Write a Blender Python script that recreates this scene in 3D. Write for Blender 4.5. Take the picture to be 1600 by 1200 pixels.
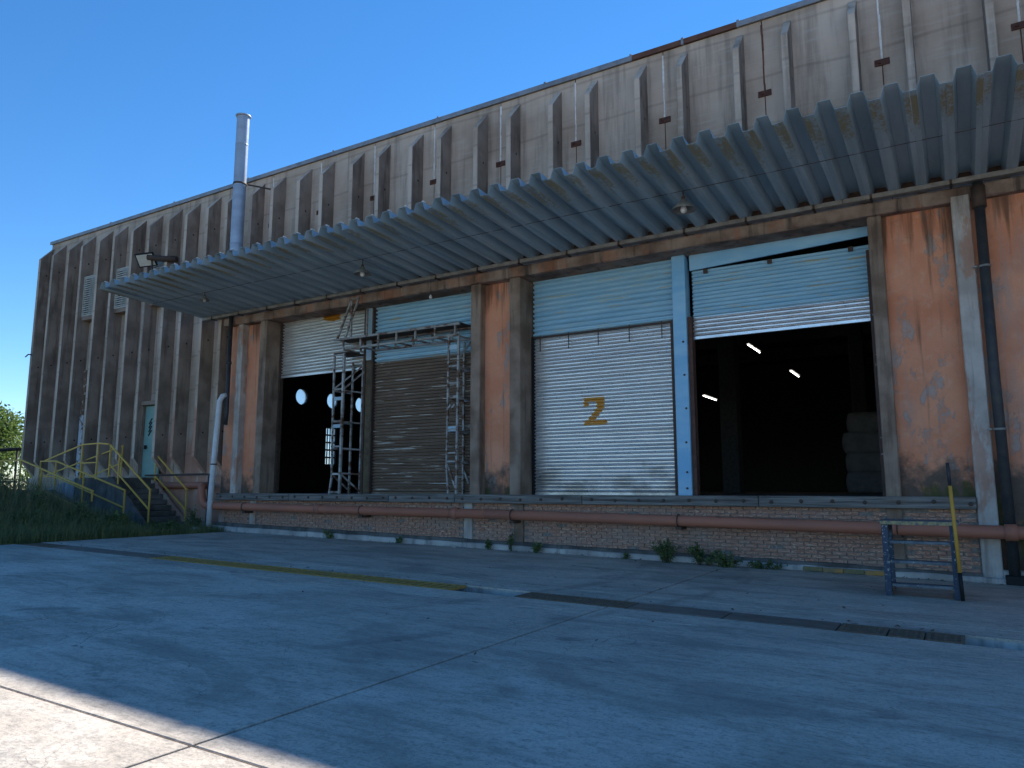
import bpy, bmesh, math, random
from mathutils import Vector, Matrix
random.seed(7)
R = math.radians
sc = bpy.context.scene
for o in list(bpy.data.objects): bpy.data.objects.remove(o)

# ------------------------------------------------------------------ camera
EYE = 1.6
cam_d = bpy.data.cameras.new('camera'); cam = bpy.data.objects.new('camera', cam_d)
sc.collection.objects.link(cam); sc.camera = cam
cam_d.sensor_width = 36.0; cam_d.lens = 36.0 * 1150 / 1600
cam_d.clip_end = 3000; cam_d.clip_start = 0.05
cam.location = (0, 0, EYE)
cam.rotation_euler = (R(90) + math.atan(163 / 1150), 0, R(31.2))

# ------------------------------------------------------------------ sky, sun, exposure
SUN_AZ = R(4)          # measured from +Y (behind the building) towards +X
SUN_EL = R(43.5)
w = bpy.data.worlds.new('World'); sc.world = w; w.use_nodes = True
wn = w.node_tree.nodes; bg = wn['Background']
sky = wn.new('ShaderNodeTexSky'); sky.sky_type = 'NISHITA'; sky.sun_disc = False
sky.sun_elevation = SUN_EL; sky.sun_rotation = SUN_AZ
sky.air_density = 1.0; sky.dust_density = 0.0; sky.ozone_density = 3.5; sky.altitude = 1200
hs = wn.new('ShaderNodeHueSaturation'); hs.inputs['Saturation'].default_value = 1.25
w.node_tree.links.new(sky.outputs[0], hs.inputs['Color']); w.node_tree.links.new(hs.outputs[0], bg.inputs[0]); bg.inputs[1].default_value = 0.089
sd = bpy.data.lights.new('sun', 'SUN'); sd.energy = 3.7; sd.angle = R(0.53); sd.color = (1.0, 0.965, 0.92)
sun = bpy.data.objects.new('sun', sd); sc.collection.objects.link(sun)
sdir = Vector((math.sin(SUN_AZ) * math.cos(SUN_EL), math.cos(SUN_AZ) * math.cos(SUN_EL), math.sin(SUN_EL)))
sun.rotation_euler = (-sdir).to_track_quat('-Z', 'Y').to_euler()
sc.view_settings.view_transform = 'Standard'; sc.view_settings.look = 'None'
sc.view_settings.gamma = 1.0; sc.view_settings.use_curve_mapping = False
sc.view_settings.exposure = 1.22

# ------------------------------------------------------------------ helpers
C = sc.collection
def gz(x, y=0.0):                       # the yard falls gently to the right
    return -0.0145 * max(-36.0, min(16.0, x))

class MB:
    def __init__(s): s.v = []; s.f = []; s.m = []; s.sm = []
    def quad(s, pts, mi=0, smooth=False):
        n = len(s.v); s.v += [tuple(p) for p in pts]; s.f.append(list(range(n, n + len(pts)))); s.m.append(mi); s.sm.append(smooth)
    def box(s, x0, x1, y0, y1, z0, z1, mi=0):
        n = len(s.v)
        s.v += [(x0,y0,z0),(x1,y0,z0),(x1,y1,z0),(x0,y1,z0),(x0,y0,z1),(x1,y0,z1),(x1,y1,z1),(x0,y1,z1)]
        for q in ((0,3,2,1),(4,5,6,7),(0,1,5,4),(1,2,6,5),(2,3,7,6),(3,0,4,7)):
            s.f.append([n+i for i in q]); s.m.append(mi); s.sm.append(False)
        return s
    def cbox(s, x0, x1, y0, y1, z0, z1, c=0.01, mi=0):   # box with chamfered edges
        bm = bmesh.new(); bmesh.ops.create_cube(bm, size=1.0)
        for v in bm.verts: v.co = Vector(((x0+x1)/2 + v.co.x*(x1-x0), (y0+y1)/2 + v.co.y*(y1-y0), (z0+z1)/2 + v.co.z*(z1-z0)))
        bmesh.ops.bevel(bm, geom=list(bm.edges), offset=c, segments=1, affect='EDGES', profile=0.5)
        s.addbm(bm, mi); return s
    def addbm(s, bm, mi=0, smooth=False):
        bm.verts.index_update(); n = len(s.v)
        s.v += [tuple(v.co) for v in bm.verts]
        for f in bm.faces: s.f.append([n + v.index for v in f.verts]); s.m.append(mi); s.sm.append(smooth)
        bm.free()
    def prism(s, poly, axis, a0, a1, mi=0):              # poly in the two other axes, extruded along axis
        n = len(poly); k = len(s.v)
        def P(a, p):
            if axis == 'x': return (a, p[0], p[1])
            if axis == 'y': return (p[0], a, p[1])
            return (p[0], p[1], a)
        s.v += [P(a0, p) for p in poly] + [P(a1, p) for p in poly]
        for i in range(n):
            j = (i + 1) % n
            s.f.append([k+i, k+j, k+n+j, k+n+i]); s.m.append(mi); s.sm.append(False)
        s.f.append([k+i for i in range(n)][::-1]); s.m.append(mi); s.sm.append(False)
        s.f.append([k+n+i for i in range(n)]); s.m.append(mi); s.sm.append(False)
        return s
    def bar(s, a, b, wd, ht=None, mi=0):                 # square bar from a to b
        ht = ht or wd; a = Vector(a); b = Vector(b); d = (b - a).normalized()
        up = Vector((0,0,1)) if abs(d.z) < 0.95 else Vector((0,1,0))
        u = d.cross(up).normalized(); v = u.cross(d).normalized()
        k = len(s.v)
        for p in (a, b):
            for (i, j) in ((-1,-1),(1,-1),(1,1),(-1,1)): s.v.append(tuple(p + u*i*wd/2 + v*j*ht/2))
        for q in ((0,1,2,3),(7,6,5,4),(0,4,5,1),(1,5,6,2),(2,6,7,3),(3,7,4,0)):
            s.f.append([k+i for i in q]); s.m.append(mi); s.sm.append(False)
        return s
    def tube(s, pts, r, n=12, mi=0, cap=True):
        pts = [Vector(p) for p in pts]; k = len(s.v); m = len(pts)
        rr = r if isinstance(r, (list, tuple)) else [r]*m
        pu = None
        for i, p in enumerate(pts):
            d = (pts[min(i+1, m-1)] - pts[max(i-1, 0)]).normalized()
            if pu is None:
                up = Vector((0,0,1)) if abs(d.z) < 0.9 else Vector((0,1,0)); u = d.cross(up).normalized()
            else:
                u = (pu - d * pu.dot(d)).normalized()
            pu = u; v = d.cross(u)
            for j in range(n):
                a = 2*math.pi*j/n; s.v.append(tuple(p + (u*math.cos(a) + v*math.sin(a))*rr[i]))
        for i in range(m-1):
            for j in range(n):
                j2 = (j+1) % n
                s.f.append([k+i*n+j, k+i*n+j2, k+(i+1)*n+j2, k+(i+1)*n+j]); s.m.append(mi); s.sm.append(True)
        if cap:
            s.f.append([k+j for j in range(n)][::-1]); s.m.append(mi); s.sm.append(False)
            s.f.append([k+(m-1)*n+j for j in range(n)]); s.m.append(mi); s.sm.append(False)
        return s
    def lathe(s, prof, c, n=20, mi=0):                   # prof: (r, z) list about a vertical axis at c
        k = len(s.v)
        for (r, z) in prof:
            for j in range(n):
                a = 2*math.pi*j/n; s.v.append((c[0] + r*math.cos(a), c[1] + r*math.sin(a), c[2] + z))
        for i in range(len(prof)-1):
            for j in range(n):
                j2 = (j+1) % n
                s.f.append([k+i*n+j, k+i*n+j2, k+(i+1)*n+j2, k+(i+1)*n+j]); s.m.append(mi); s.sm.append(True)
        return s
    def mesh(s, name, mats):
        me = bpy.data.meshes.new(name); me.from_pydata(s.v, [], s.f)
        for m in (mats if isinstance(mats, (list, tuple)) else [mats]): me.materials.append(m)
        me.polygons.foreach_set('material_index', s.m)
        me.polygons.foreach_set('use_smooth', s.sm)
        me.update(); return me
    def build(s, name, mats, parent=None, recalc=True):
        me = s.mesh(name, mats)
        if recalc:
            bm = bmesh.new(); bm.from_mesh(me); bmesh.ops.recalc_face_normals(bm, faces=bm.faces); bm.to_mesh(me); bm.free()
        return link(name, me, parent)

def link(name, me, parent=None, loc=None, rot=None):
    o = bpy.data.objects.new(name, me); C.objects.link(o)
    if parent is not None: o.parent = parent
    if loc is not None: o.location = loc
    if rot is not None: o.rotation_euler = rot
    return o
def tag(o, label, cat, group=None):
    o['label'] = label; o['category'] = cat
    if group: o['group'] = group
    return o
def thing(name, label, cat, loc=(0,0,0), group=None):
    o = bpy.data.objects.new(name, None); C.objects.link(o); o.location = loc; o.empty_display_size = 0.2
    return tag(o, label, cat, group)
def struct(o): o['kind'] = 'structure'; return o

# ------------------------------------------------------------------ material kit
class NT:
    def __init__(s, name):
        s.mat = bpy.data.materials.new(name); s.mat.use_nodes = True
        s.t = s.mat.node_tree; s.b = s.t.nodes['Principled BSDF']; s.out = s.t.nodes['Material Output']
        g = s.n('ShaderNodeNewGeometry'); s.pos = g.outputs['Position']
        s.b.inputs['Specular IOR Level'].default_value = 0.3
    def n(s, ty, **kw):
        x = s.t.nodes.new(ty)
        for k, v in kw.items(): setattr(x, k, v)
        return x
    def l(s, a, b): s.t.links.new(a, b)
    def set(s, sock, v):
        if hasattr(v, 'links') or hasattr(v, 'is_linked'): s.l(v, sock)
        else:
            if isinstance(v, tuple) and len(v) == 3 and sock.type == 'RGBA': v = (*v, 1)
            sock.default_value = v
    def scale(s, vec, sx, sy, sz, off=(0,0,0)):
        m = s.n('ShaderNodeMapping'); s.l(vec, m.inputs[0]); m.inputs['Scale'].default_value = (sx, sy, sz); m.inputs['Location'].default_value = off
        return m.outputs[0]
    def objrand(s): return s.n('ShaderNodeObjectInfo').outputs['Random']
    def local(s): return s.n('ShaderNodeTexCoord').outputs['Object']
    def shift(s, vec, amt=37.0):                           # offset a vector by the object's random number
        r = s.objrand(); m = s.math('MULTIPLY', r, amt)
        c = s.n('ShaderNodeCombineXYZ'); s.l(m, c.inputs[0]); s.l(m, c.inputs[1]); s.l(m, c.inputs[2])
        a = s.n('ShaderNodeVectorMath', operation='ADD'); s.l(vec, a.inputs[0]); s.l(c.outputs[0], a.inputs[1]); return a.outputs[0]
    def noise(s, vec, sc_=1.0, det=4.0, rough=0.55, dist=0.0):
        x = s.n('ShaderNodeTexNoise'); s.l(vec, x.inputs['Vector']); x.inputs['Scale'].default_value = sc_
        x.inputs['Detail'].default_value = det; x.inputs['Roughness'].default_value = rough; x.inputs['Distortion'].default_value = dist
        return x.outputs['Fac']
    def ramp(s, fac, a, b, lo=0.0, hi=1.0):
        m = s.n('ShaderNodeMapRange'); m.clamp = True; m.interpolation_type = 'SMOOTHSTEP'
        s.set(m.inputs['Value'], fac); m.inputs['From Min'].default_value = a; m.inputs['From Max'].default_value = b
        m.inputs['To Min'].default_value = lo; m.inputs['To Max'].default_value = hi; return m.outputs[0]
    def math(s, op, a, b=0.0, c=None):
        m = s.n('ShaderNodeMath', operation=op); s.set(m.inputs[0], a); s.set(m.inputs[1], b)
        if c is not None: s.set(m.inputs[2], c)
        return m.outputs[0]
    def mix(s, f, a, b, blend='MIX'):
        m = s.n('ShaderNodeMix', data_type='RGBA', blend_type=blend); s.set(m.inputs['Factor'], f); s.set(m.inputs['A'], a) if False else None
        s.set(m.inputs[6], a); s.set(m.inputs[7], b); return m.outputs[2]
    def xyz(s, vec=None):
        x = s.n('ShaderNodeSeparateXYZ'); s.l(vec or s.pos, x.inputs[0]); return x.outputs
    def bump(s, h, st=0.3, d=0.02, normal=None):
        b = s.n('ShaderNodeBump'); b.inputs['Strength'].default_value = st; b.inputs['Distance'].default_value = d; s.set(b.inputs['Height'], h)
        if normal: s.l(normal, b.inputs['Normal'])
        s.l(b.outputs[0], s.b.inputs['Normal']); return b.outputs[0]
    def done(s, col=None, rough=None, metal=None):
        if col is not None: s.set(s.b.inputs['Base Color'], col)
        if rough is not None: s.set(s.b.inputs['Roughness'], rough)
        if metal is not None: s.set(s.b.inputs['Metallic'], metal)
        return s.mat

def m_panel():                                            # raw precast concrete
    t = NT('precast_concrete'); p = t.pos
    n1 = t.noise(t.scale(p, .5, .5, .5), 1.0, 5)
    n2 = t.noise(t.scale(p, 3.2, 3.2, .22), 1.0, 6, .6)    # rain streaks
    n3 = t.noise(t.scale(p, 1.2, 1.2, 14), 1.0, 3)         # board lifts
    n4 = t.noise(p, 22, 4, .7)
    c = t.mix(t.ramp(n1, .3, .7), (.37, .285, .215), (.57, .465, .375))
    c = t.mix(t.ramp(n2, .47, .72, 0, .7), c, (.16, .13, .108))
    c = t.mix(t.ramp(n3, .5, .75, 0, .25), c, (.56, .51, .46))
    c = t.mix(t.ramp(n4, .58, .8, 0, .35), c, (.20, .165, .14))
    z = t.xyz()[2]; x = t.xyz()[0]
    # remains of orange paint low on the wall
    pn = t.noise(t.scale(p, 2.0, 2.0, .3, (4, 2, 1)), 1.0, 5, .65)
    low = t.ramp(z, 1.0, 7.5, .27, -.12); near = t.ramp(x, -30, -21, -.1, .09)
    pf = t.math('ADD', t.math('ADD', pn, low), near)
    c = t.mix(t.ramp(pf, .70, .80, 0, .72), c, (.40, .18, .115))
    tri = t.noise(t.scale(p, 1.6, 1.6, .5, (9, 0, 3)), 1.0, 4)
    c = t.mix(t.ramp(tri, .62, .75, 0, .35), c, (.46, .32, .26))
    lines = t.n('ShaderNodeTexWave', wave_type='BANDS', bands_direction='Z'); t.l(t.scale(p, 1, 1, 1), lines.inputs[0]); lines.inputs['Scale'].default_value = .28; lines.inputs['Distortion'].default_value = 1.1; lines.inputs['Detail'].default_value = 2
    lf = t.ramp(lines.outputs['Fac'], .985, 1.0, 0, .22)
    c = t.mix(lf, c, (.07, .06, .05))
    t.bump(t.math('ADD', t.math('MULTIPLY', n4, .5), t.math('MULTIPLY', n3, .6)), .5, .02)
    return t.done(c, .92)
def m_plain_conc(name, a, b, dark=(.06,.05,.045), streak=.55, orange=0.0):
    t = NT(name); p = t.pos
    n1 = t.noise(p, 1.3, 5); n2 = t.noise(t.scale(p, 5, 5, .5), 1.0, 5, .6); n4 = t.noise(p, 26, 4, .7)
    c = t.mix(t.ramp(n1, .32, .68), a, b)
    c = t.mix(t.ramp(n2, .5, .7, 0, streak), c, dark)
    if orange:
        n5 = t.noise(t.scale(p, 2, 2, .7), 1.0, 5, .65)
        c = t.mix(t.ramp(n5, .52, .6, 0, orange), c, (.36, .15, .075))
    c = t.mix(t.ramp(n4, .6, .78, 0, .4), c, dark)
    t.bump(t.math('ADD', n4, t.math('MULTIPLY', n1, 1.5)), .5, .02)
    return t.done(c, .9)
def m_orange():
    t = NT('orange_plaster'); p = t.pos; x, y, z = t.xyz()
    n1 = t.noise(p, 1.1, 5); n2 = t.noise(t.scale(p, 1.5, 1.5, .8), 1.6, 8, .68); n3 = t.noise(t.scale(p, 6, 6, .35), 1.0, 5)
    n4 = t.noise(p, 30, 4, .7)
    c = t.mix(t.ramp(n1, .3, .7), (.60, .225, .12), (.70, .315, .185))
    c = t.mix(t.ramp(t.noise(p, 6, 4), .5, .8, 0, .4), c, (.66, .43, .31))
    c = t.mix(t.ramp(n2, .55, .62, 0, .75), c, t.mix(n4, (.24, .22, .205), (.46, .43, .40)))      # render fallen off
    gs = t.noise(t.scale(p, 2.6, 2.6, .3, (3, 0, 8)), 1.0, 7, .7); c = t.mix(t.ramp(gs, .52, .72, 0, .62), c, (.34, .29, .26))
    c = t.mix(t.ramp(n4, .5, .75, 0, .3), c, (.40, .22, .15))
    c = t.mix(t.ramp(n3, .56, .78, 0, .5), c, (.17, .095, .065))
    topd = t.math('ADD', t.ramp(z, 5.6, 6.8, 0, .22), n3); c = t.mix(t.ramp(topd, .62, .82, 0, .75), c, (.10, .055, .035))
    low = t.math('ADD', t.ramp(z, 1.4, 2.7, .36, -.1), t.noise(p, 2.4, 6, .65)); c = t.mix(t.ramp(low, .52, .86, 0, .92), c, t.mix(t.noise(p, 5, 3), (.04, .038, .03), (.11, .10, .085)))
    gr = t.math('ADD', t.ramp(z, 1.3, 2.5, .2, -.2), t.noise(t.scale(p, 3, 3, 1.2, (5,5,5)), 1.5, 5)); c = t.mix(t.ramp(gr, .66, .76, 0, .7), c, (.06, .075, .02))
    t.bump(t.math('ADD', t.math('MULTIPLY', t.ramp(n2, .55, .62), -1.0), t.math('MULTIPLY', n4, .5)), .6, .02)
    return t.done(c, .9)
def m_metal(name, base, dirt, metal, rough, pitch=None, flake=None, flk=(.7,.66,.5), rust=None):
    t = NT(name); p = t.shift(t.pos, 11.0)
    n1 = t.noise(t.scale(p, .8, .8, 2.5), 1.0, 5, .6); n2 = t.noise(p, 14, 5, .7)
    c = t.mix(t.ramp(n1, .35, .7, 0, .8), base, dirt)
    c = t.mix(t.math('MULTIPLY', t.objrand(), .25), c, dirt)
    if flake:
        n3 = t.noise(t.scale(p, .9, .9, 16), 1.0, 4, .55); c = t.mix(t.ramp(n3, flake, flake + .03, 0, .9), c, flk)
    if rust:
        n5 = t.noise(t.scale(p, 2, 2, 5), 1.0, 6, .7); c = t.mix(t.ramp(n5, rust, rust + .08, 0, .9), c, (.11, .045, .02))
    c = t.mix(t.ramp(n2, .6, .8, 0, .3), c, dirt)
    t.bump(n2, .15, .01)
    r = t.ramp(n2, .3, .7, rough - .07, rough + .12)
    return t.done(c, r, metal)
def paint_two(t):                                         # the stencilled figure 2, in metres on the shutter
    x, y, z = t.xyz()
    def rng(v, a, b): return t.math('MULTIPLY', t.math('GREATER_THAN', v, a), t.math('LESS_THAN', v, b))
    def box(x0, x1, z0, z1): return t.math('MULTIPLY', rng(x, x0, x1), rng(z, z0, z1))
    sh = t.math('SUBTRACT', x, t.math('MULTIPLY', t.math('SUBTRACT', z, 3.2), .9))
    f = box(-7.69, -7.15, 3.665, 3.77)
    for g in (box(-7.69, -7.56, 3.55, 3.70), box(-7.35, -7.15, 3.49, 3.70), box(-7.69, -7.09, 3.10, 3.21),
              t.math('MULTIPLY', rng(sh, -7.625, -7.42), rng(z, 3.19, 3.50))):
        f = t.math('MAXIMUM', f, g)
    return f
def m_shutter_two():
    t = NT('galvanised_slat_figure'); p = t.shift(t.pos, 11.0)
    n1 = t.noise(t.scale(p, .8, .8, 2.5), 1.0, 5, .6); n2 = t.noise(p, 14, 5, .7)
    c = t.mix(t.ramp(n1, .35, .75, 0, .8), (.76, .76, .75), (.55, .55, .55))
    c = t.mix(t.math('MULTIPLY', t.objrand(), .25), c, (.4, .41, .42))
    sp = t.noise(t.scale(p, 30, 30, 8), 1.0, 3); c = t.mix(t.ramp(sp, .64, .75, 0, .35), c, (.22, .22, .22))
    x, y, z = t.xyz(); gm = t.math('ADD', t.ramp(z, 1.5, 2.6, .2, -.05), t.noise(t.scale(t.pos, 1.2, 1.2, 2), 1.0, 6, .7)); c = t.mix(t.ramp(gm, .56, .78, 0, .6), c, (.22, .20, .175))
    f = t.math('MULTIPLY', paint_two(t), t.ramp(t.noise(t.pos, 24, 5, .7), .34, .46, .25, 1))
    c = t.mix(f, c, (.56, .26, .03))
    t.bump(n2, .12, .01)
    t.set(t.b.inputs['Metallic'], t.math('MULTIPLY', t.math('SUBTRACT', 1.0, f), .6))
    return t.done(c, t.math('ADD', t.ramp(n2, .3, .7, .26, .38), t.math('MULTIPLY', f, .2)))
def m_shutter_left():
    t = NT('galvanised_slat_orange_mark'); p = t.shift(t.pos, 11.0); x, y, z = t.xyz()
    n1 = t.noise(t.scale(p, .8, .8, 2.5), 1.0, 5, .6); n2 = t.noise(p, 14, 5, .7)
    c = t.mix(t.ramp(n1, .35, .7, 0, .8), (.78, .77, .74), (.52, .51, .49))
    c = t.mix(t.ramp(t.noise(t.scale(p, 1, 1, 6), 1.0, 5, .7), .62, .7, 0, .5), c, (.3, .2, .13))
    f = t.math('MULTIPLY', t.math('MULTIPLY', t.math('GREATER_THAN', x, -16.55), t.math('LESS_THAN', x, -15.85)), t.math('GREATER_THAN', z, t.math('ADD', 6.66, t.math('MULTIPLY', t.math('ABSOLUTE', t.math('ADD', x, 16.1)), .22))))
    c = t.mix(f, c, (.56, .26, .03)); t.bump(n2, .12, .01)
    return t.done(c, t.ramp(n2, .3, .7, .34, .48), .7)
def m_ground():
    t = NT('yard_concrete'); p = t.pos
    n1 = t.noise(t.scale(p, .28, .28, .28), 1.0, 6, .6, .6); n2 = t.noise(t.scale(p, .5, 1.6, 1), 1.0, 8, .68); n3 = t.noise(t.scale(p, 2.2, 5.5, 2), 1.0, 7, .75)
    n4 = t.noise(p, 38, 5, .8); n5 = t.noise(t.scale(p, 9, 16, 9), 1.0, 5, .7); r = t.objrand()
    c = t.mix(t.ramp(n1, .32, .68), (.53, .45, .365), (.70, .60, .485))
    c = t.mix(t.math('MULTIPLY', r, .3), c, (.45, .39, .325))
    c = t.mix(t.ramp(n2, .44, .70, 0, .66), c, (.32, .28, .235))
    c = t.mix(t.ramp(n3, .56, .74, 0, .55), c, (.76, .67, .56))
    wr = t.noise(t.scale(p, .7, 3.6, 1, (1, 4, 0)), 1.0, 8, .74, .8); c = t.mix(t.ramp(wr, .48, .64, 0, .55), c, (.29, .255, .215))
    st = t.noise(t.scale(p, .9, 1.2, 1, (3, 7, 0)), 1.0, 6, .65, .6); c = t.mix(t.ramp(st, .60, .72, 0, .65), c, (.14, .132, .12))
    pat = t.noise(t.scale(p, .45, .8, 1, (8, 2, 0)), 1.0, 3, .5, 1.2); c = t.mix(t.ramp(pat, .54, .66, 0, .45), c, (.27, .24, .20)); c = t.mix(t.ramp(pat, .46, .34, 0, .4), c, (.74, .66, .56))
    # old tyre tracks curving towards the dock
    x, y, z = t.xyz(); tx = t.math('ADD', x, t.math('MULTIPLY', t.math('POWER', t.math('ABSOLUTE', t.math('SUBTRACT', y, 12.0)), 1.6), .11))
    for off in (3.2, 5.1, -3.6):
        d = t.math('ABSOLUTE', t.math('ADD', tx, off)); tr = t.math('MULTIPLY', t.ramp(d, .08, .2, 1, 0), t.ramp(t.noise(t.scale(p, 1.5, .6, 1, (off, 0, 0)), 1.0, 5, .7), .42, .62, 0, .42)); c = t.mix(tr, c, (.13, .125, .115))
    sp = t.noise(t.scale(p, 3.1, 3.1, 1, (3, 1, 0)), 1.0, 2); c = t.mix(t.ramp(sp, .735, .77, 0, .8), c, (.07, .066, .06))
    v = t.n('ShaderNodeTexVoronoi'); t.l(t.scale(p, 1.1, 1.1, 1.1), v.inputs[0]); dd = t.ramp(v.outputs['Distance'], .012, .022, 1, 0); c = t.mix(t.math('MULTIPLY', dd, .5), c, (.04, .04, .038))
    v2 = t.n('ShaderNodeTexVoronoi'); t.l(t.scale(p, 2.3, 2.3, 2.3, (.4, .2, 0)), v2.inputs[0]); dd = t.ramp(v2.outputs['Distance'], .015, .03, 1, 0); c = t.mix(t.math('MULTIPLY', dd, .7), c, (.75, .73, .68))
    c = t.mix(t.ramp(n5, .46, .68, 0, .5), c, (.23, .205, .175)); c = t.mix(t.ramp(n4, .46, .68, 0, .6), c, (.19, .17, .145))
    # hairline cracks
    dn = t.n('ShaderNodeTexNoise'); t.l(p, dn.inputs['Vector']); dn.inputs['Scale'].default_value = 1.3; dn.inputs['Detail'].default_value = 5
    vm = t.n('ShaderNodeVectorMath', operation='MULTIPLY_ADD'); t.l(dn.outputs['Color'], vm.inputs[0]); vm.inputs[1].default_value = (.9, .9, 0); t.l(p, vm.inputs[2])
    cr = t.n('ShaderNodeTexVoronoi', feature='DISTANCE_TO_EDGE'); t.l(t.scale(vm.outputs[0], .21, .3, .0), cr.inputs[0])
    cf = t.math('MULTIPLY', t.ramp(cr.outputs['Distance'], .0012, .0035, 1, 0), t.ramp(t.noise(p, .35, 3), .50, .58)); c = t.mix(t.math('MULTIPLY', cf, .75), c, (.06, .056, .05))
    hl = t.noise(t.scale(p, 1.2, 14, 1), 1.0, 4, .6)
    h = t.math('ADD', t.math('MULTIPLY', n4, 1.0), t.math('ADD', t.math('MULTIPLY', hl, .5), t.math('MULTIPLY', n3, 1.1)))
    t.bump(h, .5, .014)
    return t.done(c, t.ramp(n2, .3, .7, .6, .85))
def m_brick(name='brick'):
    t = NT(name); p = t.pos; r = t.objrand()
    at = t.n('ShaderNodeVertexColor', layer_name='tone') if False else None
    n1 = t.noise(t.scale(p, 4.2, 4.2, 13.6), 1.0, 1); n2 = t.noise(p, 30, 5, .7); n3 = t.noise(t.scale(p, .6, .6, 1.2), 1.0, 6, .65)
    k = t.math('FRACT', t.math('ADD', t.math('MULTIPLY', n1, 5.0), r))
    c = t.mix(k, (.31, .15, .105), (.46, .27, .195)); c = t.mix(t.ramp(k, .8, .95), c, (.56, .42, .32))
    c = t.mix(t.ramp(n3, .45, .7, 0, .55), c, (.30, .265, .24))
    ef = t.noise(t.scale(p, .9, .9, 1.6, (2, 0, 6)), 1.0, 8, .7); c = t.mix(t.ramp(ef, .62, .70, 0, .75), c, (.60, .57, .52))
    c = t.mix(t.ramp(n2, .58, .8, 0, .5), c, (.13, .10, .085))
    t.bump(n2, .6, .01); return t.done(c, .93)
def m_wood():
    t = NT('weathered_timber'); p = t.shift(t.pos, 5.0)
    g = t.noise(t.scale(p, .7, 22, 22), 1.0, 6, .65); n = t.noise(t.scale(p, .5, 3, 3), 1.5, 4)
    c = t.mix(t.ramp(g, .3, .7), (.065, .06, .056), (.25, .232, .21)); c = t.mix(t.ramp(n, .55, .75, 0, .5), c, (.13, .09, .065))
    t.bump(g, .8, .015); return t.done(c, .9)
def m_canopy():
    t = NT('canopy_blue_grey_paint'); lp = t.local(); sx, sy, sz = t.xyz(lp); p = t.shift(t.pos, 23.0)
    n1 = t.noise(t.scale(p, 2, .35, 2), 1.0, 5); n2 = t.noise(p, 16, 5, .7)
    c = t.mix(t.ramp(n1, .3, .7), (.25, .345, .395), (.37, .475, .53))
    c = t.mix(t.ramp(n2, .58, .8, 0, .35), c, (.17, .19, .20))
    rs = t.noise(t.scale(p, 3, .5, 3), 1.0, 5, .7); c = t.mix(t.ramp(rs, .66, .74, 0, .55), c, (.19, .13, .085))
    # lichen on the low flats, mostly towards the outer edge
    flat = t.ramp(sz, .012, .03, 1, 0)
    edge = t.math('SUBTRACT', t.ramp(sy, -3.6, -1.2, .30, -.12), t.ramp(sy, -3.8, -3.45, .16, 0))
    li = t.math('ADD', t.noise(t.scale(p, 14, 9, 14), 1.0, 6, .8), edge); li2 = t.math('ADD', li, t.math('MULTIPLY', t.math('SUBTRACT', t.noise(t.scale(p, 1.1, .8, 1), 1.0, 2), .5), .55))
    c = t.mix(t.math('MULTIPLY', t.ramp(li2, .64, .82, 0, .8), flat), c, t.mix(n2, (.16, .13, .045), (.36, .30, .14)))
    t.bump(n2, .2, .01); return t.done(c, t.ramp(n2, .3, .7, .42, .62))
def simple(name, a, b=None, rough=.7, metal=0.0, scale=9, chip=None, chipcol=(.1,.05,.03), bump=.2, spec=None):
    t = NT(name); p = t.pos; b = b or tuple(x*.6 for x in a)
    n = t.noise(p, scale, 5, .65); c = t.mix(t.ramp(n, .35, .7), a, b)
    if chip: c = t.mix(t.ramp(t.noise(p, scale*2.3, 5, .7), chip, chip + .05), c, chipcol)
    if bump: t.bump(n, bump, .01)
    if spec is not None: t.b.inputs['Specular IOR Level'].default_value = spec
    return t.done(c, rough, metal)
def m_leaf(name, a, b, trans=.35):
    t = NT(name); r = t.objrand(); n = t.noise(t.pos, 1.7, 3); n2 = t.noise(t.pos, 18, 2)
    c = t.mix(t.ramp(n, .3, .7), a, b); c = t.mix(t.ramp(n2, .45, .7, 0, .6), c, tuple(x*.5 for x in a))
    t.set(t.b.inputs['Base Color'], c); t.b.inputs['Roughness'].default_value = .6
    tr = t.n('ShaderNodeBsdfTranslucent'); t.l(c, tr.inputs[0]); mx = t.n('ShaderNodeMixShader'); mx.inputs[0].default_value = trans
    t.l(t.b.outputs[0], mx.inputs[1]); t.l(tr.outputs[0], mx.inputs[2]); t.l(mx.outputs[0], t.out.inputs[0]); return t.mat
def m_emit(name, col, st):
    t = NT(name); t.b.inputs['Emission Color'].default_value = (*col, 1); t.b.inputs['Emission Strength'].default_value = st; return t.mat
def m_pane():
    t = NT('frosted_pane'); tr = t.n('ShaderNodeBsdfTranslucent'); tr.inputs[0].default_value = (.9, .93, .95, 1)
    tp = t.n('ShaderNodeBsdfTransparent'); mx = t.n('ShaderNodeMixShader'); mx.inputs[0].default_value = .6
    t.l(tr.outputs[0], mx.inputs[1]); t.l(tp.outputs[0], mx.inputs[2]); t.l(mx.outputs[0], t.out.inputs[0]); return t.mat

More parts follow.
